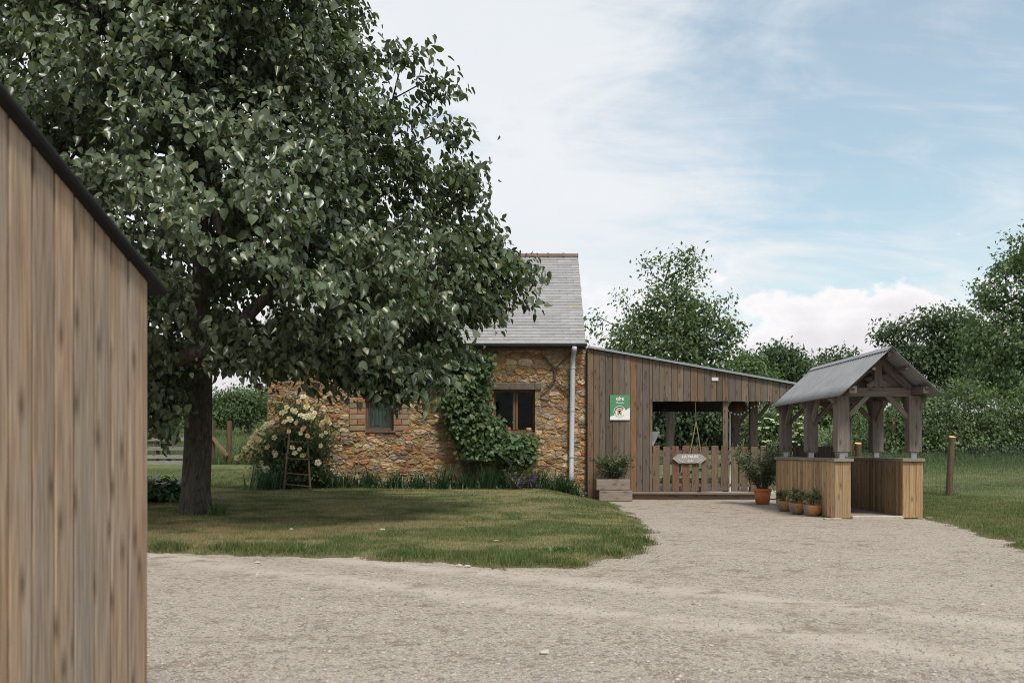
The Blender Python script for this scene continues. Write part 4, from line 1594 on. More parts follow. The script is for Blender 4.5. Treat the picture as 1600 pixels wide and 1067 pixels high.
def annex_contents():
    # white tapered cloth just inside the opening
    y = 26.4
    b = MB().slab_xz([(atx(1016, y), atz(674, y)), (atx(1031.5, y), atz(674, y)), (atx(1020.5, y), atz(697, y)), (atx(1016, y), atz(692, y))], y, y + .02)
    tag(b.build('hanging_cloth', M_white, None, bevel=.002), 'white tapered cloth panel at the left end of the gate opening', 'cloth')
    b = MB().tube([(atx(1017, y), y + .05, .16), (atx(1017, y), y + .05, atz(673, y))], .02, 6)
    tag(b.build('cloth_pole', M_stick, None), 'thin stick holding the white cloth behind the gate', 'pole')
    b = MB().lathe((atx(1033, 26.9), 26.9, 1.16), [(0, 0), (.07, .01), (.1, .08), (.09, .15), (.05, .2), (0, .21)], 14)
    # wicker pendant lamp and string lights
    y = 26.9
    c = at(1153, 637, y)
    t = thing('pendant_lamp', 'brown wicker bowl lampshade hanging under the lean-to roof', 'lamp', c)
    MB().lathe((c.x, y, c.z), [(.05, .20), (.16, .16), (.24, .06), (.26, -.06), (.25, -.10), (.235, -.06), (.22, .05), (.15, .14), (.05, .18)], 20).build('shade', M_wicker, t)
    for k in range(5):
        rr = [.17, .225, .25, .262, .255][k]
        MB().lathe((c.x, y, c.z + [.15, .09, .03, -.04, -.09][k]), [(rr - .004, -.012), (rr + .012, -.012), (rr + .012, .012), (rr - .004, .012)], 20).build('hoop', M_wicker, t)
    MB().tube([(c.x, y, c.z + .19), (c.x, y, TOPZ(c.x) - .1)], .006, 5).build('cord', M_black, t)
    y = 26.3
    t = thing('string_lights', 'string of small white bulbs sagging below the wicker lamp', 'string lights', at(1150, 640, y))
    px0, px1 = 1130, 1212
    pts = []
    for k in range(33):
        u = k / 32
        px_ = px0 + (px1 - px0) * u
        sag = 634 + 12 * math.sin(math.pi * min(u / .55, 1)) - 2 * max(0, u - .55) * 10
        pts.append(at(px_, sag, y))
    MB().tube(pts, .005, 4).build('cable', M_black, t)
    sph = [(0.0, -.026), (.016, -.018), (.021, 0), (.014, .02), (.0, .024)]
    for k in range(1, 32, 2):
        q = pts[k]
        MB().lathe((q.x, q.y - .005, q.z - .025), sph, 7).build('bulb', M_white, t, smooth=True)
    # garden table and bench behind the gate
    t = thing('garden_table', 'grey slatted garden table standing behind the picket gate', 'table', (4.0, 27.6, .16))
    for k in range(5):
        beam('slat', (3.1, 27.2 + k * .17, .90), (4.9, 27.2 + k * .17, .90), .15, .03, M_cap, t, hint=(0, 1, 0))
    for x in (3.4, 4.6):
        beam('leg', (x, 27.2, .16), (x, 27.95, .88), .07, .06, M_cap, t, hint=(1, 0, 0))
        beam('leg', (x, 27.95, .16), (x, 27.2, .88), .07, .06, M_cap, t, hint=(1, 0, 0))
    t = thing('garden_bench', 'low pale bench between the table and the picket gate', 'bench', (4.0, 26.6, .16))
    for k in range(3):
        beam('slat', (3.0, 26.5 + k * .12, .55), (5.3, 26.5 + k * .12, .55), .1, .03, M_cap, t, hint=(0, 1, 0), color=(1.3, 1.3, 1.3))
    for x in (3.3, 5.0):
        beam('leg', (x, 26.5, .16), (x, 26.5, .53), .06, .05, M_dark, t)
        beam('leg', (x, 26.74, .16), (x, 26.74, .53), .06, .05, M_dark, t)


annex_contents()


# ------------------------------------------------------------------ plants in pots
def shoots(t, base, n, h, r, nl, size, mat, seed, lean=.5, tmpl=T_LANCE, bare=.25, name='foliage'):
    """upright stems carrying narrow leaves"""
    r_ = np.random.default_rng(seed)
    st = MB()
    P, Y, N = [], [], []
    for k in range(n):
        a = r_.uniform(0, 6.28)
        q = r_.uniform(0, 1) ** .6
        L = h * r_.uniform(.55, 1.05)
        tip = np.array([math.cos(a) * r * q, math.sin(a) * r * q, L * (1 - .25 * q * lean)])
        b = np.array(base) + np.array([math.cos(a), math.sin(a), 0]) * min(r * .25, .1) * r_.uniform(0, 1)
        mid = b + tip * .5 + np.array([0, 0, .08 * h])
        e = b + tip
        st.tube([b, mid, e], [.008, .006, .003], 4, cap=False)
        for j in range(nl):
            u = bare + (1 - bare) * r_.uniform(0, 1)
            p = b * (1 - u) ** 2 + 2 * mid * u * (1 - u) + e * u * u
            d = np.array([r_.normal(), r_.normal(), r_.normal() * .4 + .55 * (u > .6)])
            P.append(p)
            Y.append(d)
            N.append(np.array([r_.normal() * .4, r_.normal() * .4, 1.0]))
    P, Y, N = map(np.array, (P, Y, N))
    s = size * r_.uniform(.6, 1.2, len(P))
    col = r_.uniform(.6, 1.5, len(P))[:, None] * (1 + r_.uniform(-.1, .1, (len(P), 3)))
    st.build('stems', M_stick, t, kind='stuff')
    leaves(name, P, unit(Y), unit(N), s, tmpl, mat, col, t)


def potted():
    # wooden planter
    y0 = 24.75
    xa, xb = atx(932, y0), atx(984, y0)
    t = thing('wooden_planter', 'two-tier grey plank planter box at the foot of the lean-to', 'planter', ((xa + xb) / 2, y0, 0))
    zt = atz(748.5, y0)
    zm = atz(766, y0)
    for (z0, z1, dx) in ((.01, zm - .004, .07), (zm + .004, zt, 0)):
        sx0, sx1 = xa + dx, xb + dx * .9
        beam('board', ((sx0 + sx1) / 2 - (sx1 - sx0) / 2, y0, (z0 + z1) / 2), (sx1, y0, (z0 + z1) / 2), .035, z1 - z0, M_box, t, hint=(0, 1, 0), color=(1, 1, 1))
        beam('board', (sx0, y0 + .62, (z0 + z1) / 2), (sx1, y0 + .62, (z0 + z1) / 2), .035, z1 - z0, M_box, t, hint=(0, 1, 0))
        for x in (sx0 + .02, sx1 - .02):
            beam('board', (x, y0 + .02, (z0 + z1) / 2), (x, y0 + .6, (z0 + z1) / 2), .035, z1 - z0 - .006, M_box, t, hint=(1, 0, 0), color=(.7, .68, .66))
    MB().box(xa + .04, xb - .04, y0 + .02, y0 + .6, zt - .12, zt - .05).build('soil', M_soil, t)
    pc = ((xa + xb) / 2, y0 + .3, zt - .06)
    t = thing('potted_shrub', 'bushy narrow-leaved shrub growing in the grey plank planter', 'shrub', pc)
    shoots(t, pc, 46, .68, .46, 26, .17, M_olean, 5)
    # big terracotta pot with oleander
    y0 = 23.6
    cx = atx(1191.5, y0)
    zr = atz(763, y0)
    rt = (1206 - 1178) / 2 / FPX * y0
    t = thing('terracotta_pot', 'large orange terracotta pot with thick rim beside the gate', 'pot', (cx, y0, 0))
    MB().lathe((cx, y0, 0.0), [(.0, 0), (rt * .74, 0), (rt * .92, zr - .07), (rt * .90, zr - .06), (rt * .9, zr - .05)], 32).build('body', M_terra, t, smooth=True)
    MB().lathe((cx, y0, zr), [(rt * .92, -.075), (rt * 1.0, -.07), (rt * 1.02, -.005), (rt * .98, 0), (rt * .88, -.004), (rt * .86, -.06)], 32).build('rim', M_terra, t, smooth=True, color=(1.05, 1.05, 1.05))
    MB().lathe((cx, y0, zr - .05), [(0, 0), (rt * .87, 0)], 20).build('soil', M_soil, t)
    t = thing('oleander', 'tall open oleander bush growing in the large terracotta pot', 'shrub', (cx, y0, zr - .05))
    shoots(t, (cx, y0, zr - .05), 58, 1.28, .72, 26, .19, M_olean, 8, lean=.9, bare=.2)
    # three low clay bowls along the counter
    g = 'painted clay pots along the pine counter'
    spec = [(1226, 793, 20.9, .17, 'first small clay pot from the gate, grey stripes, leafy seedlings', .0),
            (1246, 799, 20.0, .17, 'middle small clay pot of the row, grey band over its left half', .5),
            (1270, 804.5, 19.3, .175, 'clay pot nearest the counter corner, round and wide with a grey mottled side', 1.0)]
    for k, (px_, py_, Y, r, lab, s) in enumerate(spec):
        x = atx(px_, Y)
        z = 0.0
        t = thing('clay_pot', lab, 'pot', (x, Y, z), g)
        pr = [(0, 0), (r * .55, 0), (r * .9, .07), (r, .16), (r * .98, .215), (r * .92, .22), (r * .9, .17)]
        MB().lathe((x, Y, z), pr, 26).build('bowl', M_clay, t, smooth=True, color=(1, .95, .9) if k else (.9, .95, .9))
        bd = MB()
        n = 10
        vs, fs = [], []
        a0, a1 = (R(188), R(232)) if k < 2 else (R(165), R(225))
        for i, (rr, zz_) in enumerate(pr[1:5]):
            for j in range(n + 1):
                a = a0 + (a1 - a0) * j / n
                vs.append((x + (rr + .003) * math.cos(a), Y + (rr + .003) * math.sin(a), zz_ + .001))
        for i in range(3):
            for j in range(n):
                q = i * (n + 1) + j
                fs.append((q, q + 1, q + n + 2, q + n + 1))
        bd.add(vs, fs).build('painted_band', M_greyband, t, smooth=True)
        MB().lathe((x, Y, z + .18), [(0, 0), (r * .9, 0)], 16).build('soil', M_soil, t)
        pl = thing('seedling_plant', ['leafy green seedlings in the clay pot nearest the gate', 'leafy green seedlings in the middle clay pot', 'young plant with round leaves in the clay pot by the counter corner'][k], 'plant', (x, Y, z + .18), 'young plants in the clay pots')
        shoots(pl, (x, Y, z + .18), 13, .30 if k != 2 else .36, .25, 7, .11, M_leafmid, 30 + k, tmpl=T_OVAL, bare=.35)


potted()


# ------------------------------------------------------------------ open kiosk with corrugated roof
def kiosk():
    t = thing('timber_kiosk', 'open timber bar kiosk with grey corrugated gable roof and pine counters', 'kiosk', (6.82, 18.6, 0))
    XL, XR = 6.16, 7.50
    ys = [18.62, 20.52, 22.42]
    zb, zp = 1.235, 2.30
    pc = [(1.0, .96, .92), (.92, .9, .88), (.85, .84, .83)]
    for sx, X in ((-1, XL), (1, XR)):
        for k, y in enumerate(ys):
            p = beam('post', (X, y, zb), (X, y, zp), .235, .235, M_post, t, color=pc[k], bevel=.014)
            MB().box(X - .05, X + .05, y - .05, y + .05, 1.128, zb - .008).box(X - .09, X + .09, y - .09, y + .09, zb - .008, zb - .001).build('post_foot', M_steel, p)
        # long plate and braces
        beam('wall_plate', (X, 17.98, 2.37), (X, 22.62, 2.37), .14, .13, M_post, t, hint=(1, 0, 0), color=(.8, .77, .74))
        for k, y in enumerate(ys):
            for sy in (-1, 1):
                if (k == 0 and sy < 0) or (k == 2 and sy > 0):
                    continue
                beam('brace', (X, y + sy * .09, 1.86), (X, y + sy * .50, 2.31), .075, .085, M_post, t, hint=(1, 0, 0), color=(1.1, 1.05, 1.0))
    for k, y in enumerate(ys):
        yy = y - .0
        beam('tie_beam', (XL - .02, yy, 2.36), (XR + .03, yy, 2.36), .15, .165, M_post, t, hint=(0, 1, 0), color=pc[k], bevel=.01)
        xm = (XL + XR) / 2
        beam('king_post', (xm, yy, 2.445), (xm, yy, 2.98), .14, .12, M_post, t, color=(.95, .92, .88))
        for s in (-1, 1):
            beam('rafter', (xm + s * .05, yy + .004, 2.935), (xm + s * .86, yy + .004, 2.185), .12, .13, M_post, t, hint=(0, 1, 0), color=(.9, .87, .84))
            beam('gusset', (xm + s * .02, yy - .004, 2.56), (xm + s * .20, yy - .004, 2.45), .10, .10, M_post, t, hint=(0, 1, 0), color=(1.15, .98, .86))
            X0 = XL if s < 0 else XR
            beam('brace', (X0 - s * .09, yy - .01, 1.88), (X0 - s * .53, yy - .01, 2.34), .075, .085, M_post, t, hint=(0, 1, 0), color=(1.2, 1.14, 1.08))
    beam('ridge_beam', (6.83, 17.98, 3.03), (6.83, 22.6, 3.03), .08, .14, M_post, t, hint=(1, 0, 0), color=(.7, .68, .66))
    for s in (-1, 1):
        for q in (.33, .72):
            x, z = 6.83 + s * .92 * q, 3.03 - .863 * q
            beam('purlin', (x, 17.95, z), (x, 22.62, z), .06, .05, M_post, t, hint=(1, 0, 0), color=(.75, .72, .7))
    # corrugated sheets
    xr, zr = 6.832, 3.125
    y0, y1 = 17.9, 22.66
    for s in (-1, 1):
        xe, ze = (5.905, 2.262) if s < 0 else (7.757, 2.262)
        pitch = .15
        ny = int((y1 - y0) / pitch * 8)
        yy = np.linspace(y0, y1, ny + 1)
        wv = .015 * np.sin(2 * np.pi * (yy - y0) / pitch)
        L = math.hypot(xe - xr, ze - zr)
        nx_, nz_ = s * -(ze - zr) / L, abs(xe - xr) / L
        rowsn = 4
        V = []
        for side in (0, -.003):
            for j in range(rowsn + 1):
                u = j / rowsn
                h = wv + side
                V.append(np.column_stack([xr + (xe - xr) * u + nx_ * h * (s if False else 1), yy, zr + (ze - zr) * u + nz_ * h]))
        V = np.vstack(V)
        n = ny + 1
        i = (np.arange(rowsn)[:, None] * n + np.arange(ny)[None, :]).ravel()
        F = np.column_stack([i, i + 1, i + 1 + n, i + n])
        off = (rowsn + 1) * n
        F = np.vstack([F, F[:, ::-1] + off])
        e1 = np.arange(ny)
        b0 = rowsn * n
        F = np.vstack([F, np.column_stack([e1 + b0, e1 + 1 + b0, e1 + 1 + b0 + off, e1 + b0 + off])])
        npmesh('roof_sheet', V, F, M_tin, t, smooth=False, origin=((xr + xe) / 2, (y0 + y1) / 2, (zr + ze) / 2))
    MB().hexa([(xr - .09, y0 - .01, zr - .055), (xr, y0 - .01, zr + .022), (xr, y1 + .01, zr + .022), (xr - .09, y1 + .01, zr - .055), (xr - .09, y0 - .01, zr - .048), (xr, y0 - .01, zr + .03), (xr, y1 + .01, zr + .03), (xr - .09, y1 + .01, zr - .048)]).hexa(
        [(xr, y0 - .01, zr + .022), (xr + .09, y0 - .01, zr - .055), (xr + .09, y1 + .01, zr - .055), (xr, y1 + .01, zr + .022), (xr, y0 - .01, zr + .03), (xr + .09, y0 - .01, zr - .048), (xr + .09, y1 + .01, zr - .048), (xr, y1 + .01, zr + .03)]).build('ridge_cap', M_tin, t)
    # counters: boards on every face
    zt = 1.062
    tint = [(1.0, .96, .9), (1.15, 1.15, 1.12), (.84, .80, .74), (1.14, 1.0, .86), (.92, .92, .9), (1.32, 1.32, 1.28), (.74, .68, .6)]
    def run(p, q, face, widths, dark=1.0, y_in=.02):  # dark scales the tint of a face; shade is painted in with it
        p, q = Vector(p), Vector(q)
        d = (q - p)
        L = d.length
        d /= L
        s = 0
        while s < L - .01:
            w = min(random.uniform(*widths), L - s)
            if L - s - w < .03:
                w = L - s
            a = p + d * (s + w / 2)
            c = tint[random.randrange(len(tint))]
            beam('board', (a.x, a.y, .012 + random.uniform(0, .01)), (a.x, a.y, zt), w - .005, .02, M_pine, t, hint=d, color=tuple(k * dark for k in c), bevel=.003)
            s += w
    cx0, cx1 = 6.0, 6.285
    dx0, dx1 = 7.265, 7.625
    yf, yb = 18.5, 22.6
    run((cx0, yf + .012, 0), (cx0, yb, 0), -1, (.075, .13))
    run((cx0 - .0105, yf, 0), (cx1 + .0105, yf, 0), 0, (.14, .15), .74)  # front return tinted down, its shade painted into the board colour
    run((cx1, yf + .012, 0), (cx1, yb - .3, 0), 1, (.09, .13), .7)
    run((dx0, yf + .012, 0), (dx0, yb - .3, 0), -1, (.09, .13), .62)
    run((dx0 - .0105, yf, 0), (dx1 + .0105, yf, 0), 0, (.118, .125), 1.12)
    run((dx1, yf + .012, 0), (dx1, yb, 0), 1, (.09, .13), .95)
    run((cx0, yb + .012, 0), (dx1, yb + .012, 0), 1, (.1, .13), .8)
    # caps
    beam('cap_board', (6.152, yf - .05, 1.096), (6.152, yb + .05, 1.096), .37, .06, M_cap, t, hint=(1, 0, 0), bevel=.006)
    beam('cap_board', (7.452, yf - .05, 1.096), (7.452, yb + .05, 1.096), .42, .06, M_cap, t, hint=(1, 0, 0), bevel=.006, color=(1.0, .97, .94))
    for k in range(9):
        x = 6.36 + k * .105
        beam('back_board', (x, 22.36, .02), (x, 22.36, 1.36 + random.uniform(-.01, .01)), .1, .02, M_grey, t, color=(.55, .5, .46))
    MB().box(6.3, 7.25, 18.56, 22.3, .005, .05).build('floor_slab', M_conc, t, bevel=.01, color=(.75, .72, .7))
    MB().box(6.30, 7.25, 18.42, 18.555, -.02, .062).build('threshold', M_conc, t, bevel=.01, color=(1.1, 1.05, 1.0))


kiosk()
o = MB().box(atx(1287, 18.3), atx(1314, 18.3), 18.2, 18.34, .012, .03).build('loose_board', M_box, None, bevel=.003, color=(1.9, 1.85, 1.8))
tag(o, 'short pale board lying on the gravel at the counter corner', 'board')
o = MB().box(7.7, 8.25, 18.42, 18.56, .01, .032).build('loose_board', M_box, None, bevel=.003, color=(1.1, 1.0, .9))
tag(o, 'weathered board lying in the grass right of the kiosk', 'board')


# ------------------------------------------------------------------ fences
def round_post(name, x, y, z0, z1, r, parent=None, lean=(0, 0), cut=True, mat=M_stick, color=None):
    b = MB()
    L = z1 - z0
    b.tube([(x, y, z0 - .2), (x + lean[0] * .5, y + lean[1] * .5, z0 + L / 2), (x + lean[0], y + lean[1], z1)], [r * 1.05, r, r * .95], 10)
    p = b.build(name, mat, parent, color=color)
    if cut:
        c = Vector((x + lean[0], y + lean[1], z1))
        cc = MB()
        vs = [(c.x + r * .99 * math.cos(a), c.y + r * .99 * math.sin(a), c.z + .004 + .045 * (math.sin(a) * .5 + .5)) for a in [2 * math.pi * k / 10 for k in range(10)]]
        low = [(c.x + r * .95 * math.cos(a), c.y + r * .95 * math.sin(a), c.z - .002) for a in [2 * math.pi * k / 10 for k in range(10)]]
        cc.add(low + vs, [tuple(range(10, 20))] + [(k, (k + 1) % 10, 10 + (k + 1) % 10, 10 + k) for k in range(10)])
        cc.build('cut_top', M_cut, p)
    return p


def mesh_panel(parent, p0, p1, h, hz=(.0, .12, .24, .36, .48, .60, .72, .84, .96, 1.08, 1.2), pitch=.12, r=.0034):
    p0, p1 = np.array(p0, float), np.array(p1, float)
    L = np.linalg.norm(p1 - p0)
    b = MB()
    n = max(2, int(L / 1.0))
    pts = [p0 + (p1 - p0) * k / n for k in range(n + 1)]
    for k in range(len(pts)):
        pts[k][2] = gz(pts[k][0], pts[k][1])
    zint = lambda u: float(np.interp(u, np.linspace(0, 1, n + 1), [q[2] for q in pts]))
    for z in hz:
        if z <= h:
            b.tube([(q[0], q[1], q[2] + .03 + z) for q in pts], r, 3, cap=False)
    m = int(L / pitch)
    for k in range(m + 1):
        u = k / m
        q = p0 + (p1 - p0) * u
        b.tube([(q[0], q[1], zint(u) + .03), (q[0], q[1], zint(u) + .03 + h)], r, 3, cap=False)
    b.build('wire_mesh', M_wire, parent, kind='stuff')


def fences():
    # right: mesh paddock fence with fresh-cut posts
    t = thing('wire_fence', 'wire mesh paddock fence with fresh-cut round posts right of the kiosk', 'fence', (11.7, 26.5, 0))
    Y = 26.3
    x = atx(1482, Y)
    z0 = gz(x, Y)
    round_post('post', x, Y, z0, z0 + 1.53, .085, t, lean=(.10, 0), color=(.62, .6, .56))
    x2, Y2 = 8.9, 25.6
    round_post('post', x2, Y2, gz(x2, Y2), 1.43, .085, t, color=(.5, .46, .42))
    Y3 = 32.0
    x3 = 17.6
    round_post('post', x3, Y3, gz(x3, Y3), gz(x3, Y3) + 1.5, .085, t, color=(.6, .56, .52))
    mesh_panel(t, (x2, Y2, 0), (x, Y, 0), 1.2)
    mesh_panel(t, (x, Y, 0), (x3, Y3, 0), 1.2)
    q = at(1345, 709, 27.5)
    beam('strut', (q.x, 27.5, gz(q.x, 27.5)), (atx(1326, 26.4), 26.4, atz(671, 26.4)), .07, .07, M_stick, t, color=(1.5, 1.45, 1.35))
    q = at(1299, 704, 27)
    beam('strut', (q.x, 27, gz(q.x, 27)), (atx(1304, 26.4), 26.4, atz(672, 26.4)), .09, .08, M_stick, t, color=(1.5, 1.4, 1.3))
    Y = 40.2
    x = atx(1396.5, Y)
    p = round_post('old_post', x, Y, gz(x, Y), atz(657, Y), .10, None, cut=False, color=(.8, .75, .68))
    tag(p, 'old brown post standing before the bramble bank, seen between the kiosk posts', 'post')
    # left: grey slat fence
    t = thing('slat_fence', 'low fence of four grey horizontal boards behind the big tree', 'fence', (-12, 33, .8))
    for py_ in (687, 700.5, 713.5, 724):
        z = atz(py_, 33)
        beam('board', (-14.4, 33, z + random.uniform(-.02, .02)), (-10.2, 33, z + random.uniform(-.02, .02)), .03, .125 if py_ < 720 else .16, M_fence, t, hint=(0, 1, 0), color=(random.uniform(.85, 1.1),) * 3)
    for px_ in (246, 263):
        x = atx(px_, 33.06)
        beam('post', (x, 33.09, .6), (x, 33.09, atz(686, 33)), .10, .08, M_fence, t, color=(.35, .33, .3))
    beam('prop', (atx(231, 33.3), 33.35, atz(667, 33.3)), (atx(266, 33.3), 33.35, atz(694, 33.3)), .16, .1, M_fence, t, hint=(0, 1, 0), color=(.5, .44, .38))
    # left: wire fence with strutted post
    t = thing('meadow_fence', 'wire fence with a strutted brown corner post at the meadow edge', 'fence', (-10, 34.6, .9))
    Y = 34.6
    for px_ in (331, 358.5):
        x = atx(px_, Y)
        round_post('post', x, Y, gz(x, Y), atz(657, Y), .095, t, cut=False, color=(.66, .58, .52))
    beam('strut', (atx(332, Y - .1), Y - .1, atz(684, Y)), (atx(356, Y - .1), Y - .1, atz(712, Y)), .1, .1, M_stick, t, hint=(0, 1, 0), color=(1.25, 1.15, 1.02))
    mesh_panel(t, (atx(331, Y), Y, 0), (-5.0, Y + .5, 0), 1.2)
    mesh_panel(t, (-16.0, Y + 1.5, 0), (atx(331, Y), Y, 0), 1.2)


fences()


# ------------------------------------------------------------------ rose bush, ladder, border plants
def rose_bush():
    y = 25.35
    base = (-5.5, y, gz(-5.5, y))
    t = thing('rose_bush', 'large climbing rose with pale yellow blooms at the cottage corner', 'rose bush', base)
    E = []
    def ell(px_, py_, rx, rz, Y=y, ry=.35):
        p = at(px_, py_, Y)
        E.append((p.x, Y, p.z, rx / FPX * Y, ry, rz / FPX * Y))
    ell(470, 665, 38, 42)
    ell(462, 705, 52, 45)
    ell(425, 700, 36, 42)
    ell(395, 708, 22, 20, y, .25)
    ell(450, 635, 22, 18)
    ell(495, 690, 26, 55)
    ell(455, 740, 55, 20)
    ell(470, 728, 48, 30)
    cl = cloud_pts(E, 330, .2, 71)
    cl[:, 1] = np.minimum(cl[:, 1], YF - .05)
    cl[:, 2] = np.maximum(cl[:, 2], base[2] + .05)
    st = MB()
    for p in cl[::4]:
        b = Vector((base[0] + random.uniform(-.6, .6), y + .1, base[2]))
        m = (b + Vector(p)) / 2 + Vector((0, 0, .25))
        st.tube([b, m, p], [.014, .01, .004], 4, cap=False)
    st.build('canes', M_barkl, t, kind='stuff')
    P, yd, nr, s, col = spray(cl, 34, .13, (-5.5, y + .8, 1.0), .075, 72, droop=.3, rnd=.8)
    P[:, 1] = np.minimum(P[:, 1], YF - .03)
    leaves('foliage', P, yd, nr, s, T_OVAL, M_leafmid, col * .8, t)
    # blooms: cups of petals
    spots = [(457, 640), (462, 642), (449, 637), (441, 646), (470, 648), (453, 655), (433, 654), (444, 660), (464, 661), (484, 648), (487, 652), (492, 646), (478, 652), (505, 660), (511, 657), (506, 668), (502, 665),
             (471, 676), (474, 670), (481, 682), (456, 699), (468, 702), (460, 708), (497, 722), (502, 697), (430, 684), (432, 711), (429, 706), (419, 698), (400, 676), (404, 673), (409, 678), (394, 684), (398, 688), (402, 692),
             (405, 686), (391, 692), (396, 697), (387, 698), (381, 706), (375, 713), (378, 709), (389, 711), (388, 716), (409, 724), (413, 730), (417, 733), (371, 716), (425, 660), (418, 664), (411, 668), (489, 640), (479, 635), (468, 628),
             (446, 644), (509, 676), (515, 662), (452, 674), (474, 712), (503, 681), (384, 702), (393, 706), (401, 700), (407, 704), (399, 681), (475, 620), (481, 624)]
    r = np.random.default_rng(5)
    for (a, b) in spots:
        p = at(a + r.uniform(-1, 1), b + r.uniform(-1, 1), y)
        dz = .34 + .06 * r.uniform()
        if a < 415:
            dz = .22
        c = Vector((p.x * (y - dz) / y, y - dz - .02, EYE + (p.z - EYE) * (y - dz) / y))
        m = MB()
        sz = r.uniform(.055, .095)
        hue = r.uniform()
        cc = np.array([0.84, 0.75, 0.50]) * hue + np.array([0.86, 0.82, 0.72]) * (1 - hue)
        if r.uniform() < .22:
            cc = np.array([0.82, 0.60, 0.45])
        ax = Vector((r.normal() * .5, -1, .5 + r.normal() * .3)).normalized()
        M = axes(c, c + ax)
        for ringi, (k, lift, rad) in enumerate(((5, .25, 1.0), (5, .6, .7), (3, .95, .4))):
            m.col = tuple(np.clip(cc * (1.0 - .08 * ringi) * (1, 1 - .04 * ringi, 1 - .16 * ringi), 0, 1))
            for q in range(k):
                a0 = 6.283 * q / k + ringi * .6 + r.uniform(-.15, .15)
                pts = []
                for da, rr, zz2 in ((0, .1, 0), (-.6, .75, lift * .55), (-.3, 1.05, lift * .8), (.3, 1.05, lift * .8), (.6, .75, lift * .55)):
                    pts.append(M @ Vector((math.cos(a0 + da) * rr * rad * sz, math.sin(a0 + da) * rr * rad * sz, zz2 * sz)))
                m.add(pts, [(0, 1, 2, 3, 4)])
        m.build('bloom', M_petal, t)
    # ladder
    yl0, yl1 = y - .55, y - .1
    def lp(px_, py_, Y):
        v = at(px_, py_, Y)
        return v
    L = thing('rustic_ladder', 'narrow ladder of bare poles leaning into the rose bush', 'ladder', lp(463, 760, yl0))
    rails = [((443, 762), (458, 614)), ((485, 750), (474, 604))]
    ends = []
    for a, b in rails:
        p0, p1 = lp(*a, yl0), lp(*b, yl1)
        p0.z = min(p0.z, gz(p0.x, p0.y) + .0)
        b_ = MB().tube([p0, (p0 + p1) / 2 + Vector((.01, 0, 0)), p1], [.026, .023, .018], 7)
        b_.build('rail', M_stick, L, color=(1.05, .97, .9))
        ends.append((p0, p1))
    for f in (.06, .17, .32, .49, .64, .79, .91):
        a = ends[0][0].lerp(ends[0][1], f)
        b = ends[1][0].lerp(ends[1][1], f - .03)
        MB().tube([a + Vector((-.03, -.015, 0)), b + Vector((.03, -.015, 0))], .016, 6).build('rung', M_stick, L, color=(1.0, .92, .85))


rose_bush()


def strap_clump(name, label, cat, group, x, y, h, r, n, seed, mat=M_iris, stiff=.6):
    z = gz(x, y)
    t = thing(name, label, cat, (x, y, z), group)
    rr = np.random.default_rng(seed)
    V, F, Cc = [], [], []
    K = 5
    for k in range(n):
        a = rr.uniform(0, 6.283)
        L = h * rr.uniform(.7, 1.25)
        w = rr.uniform(.018, .034)
        bx, by = x + rr.normal(0, r * .28), y + rr.normal(0, r * .18)
        out = np.array([math.cos(a), math.sin(a), 0])
        el0 = rr.uniform(R(55), R(86))
        bend = rr.uniform(.6, 1.9) * (1 - stiff * .5)
        p = np.array([bx, by, z - .02])
        side = np.array([-math.sin(a), math.cos(a), 0])
        b0 = len(V)
        col = np.array([1, 1, 1]) * rr.uniform(.55, 1.5) * (1 + rr.uniform(-.08, .08, 3))
        for j in range(K + 1):
            u = j / K
            ww = w * (1 - u) ** .6 if j < K else 0.001
            V.append(p - side * ww / 2)
            V.append(p + side * ww / 2)
            Cc += [col, col]
            el = el0 - bend * u * u * 1.6
            p = p + (out * math.cos(el) + np.array([0, 0, math.sin(el)])) * L / K
        for j in range(K):
            q = b0 + 2 * j
            F.append((q, q + 1, q + 3, q + 2))
    npmesh('leaves', np.array(V), np.array(F), mat, t, np.array(Cc), origin=(x, y, z), kind='stuff')
    return t


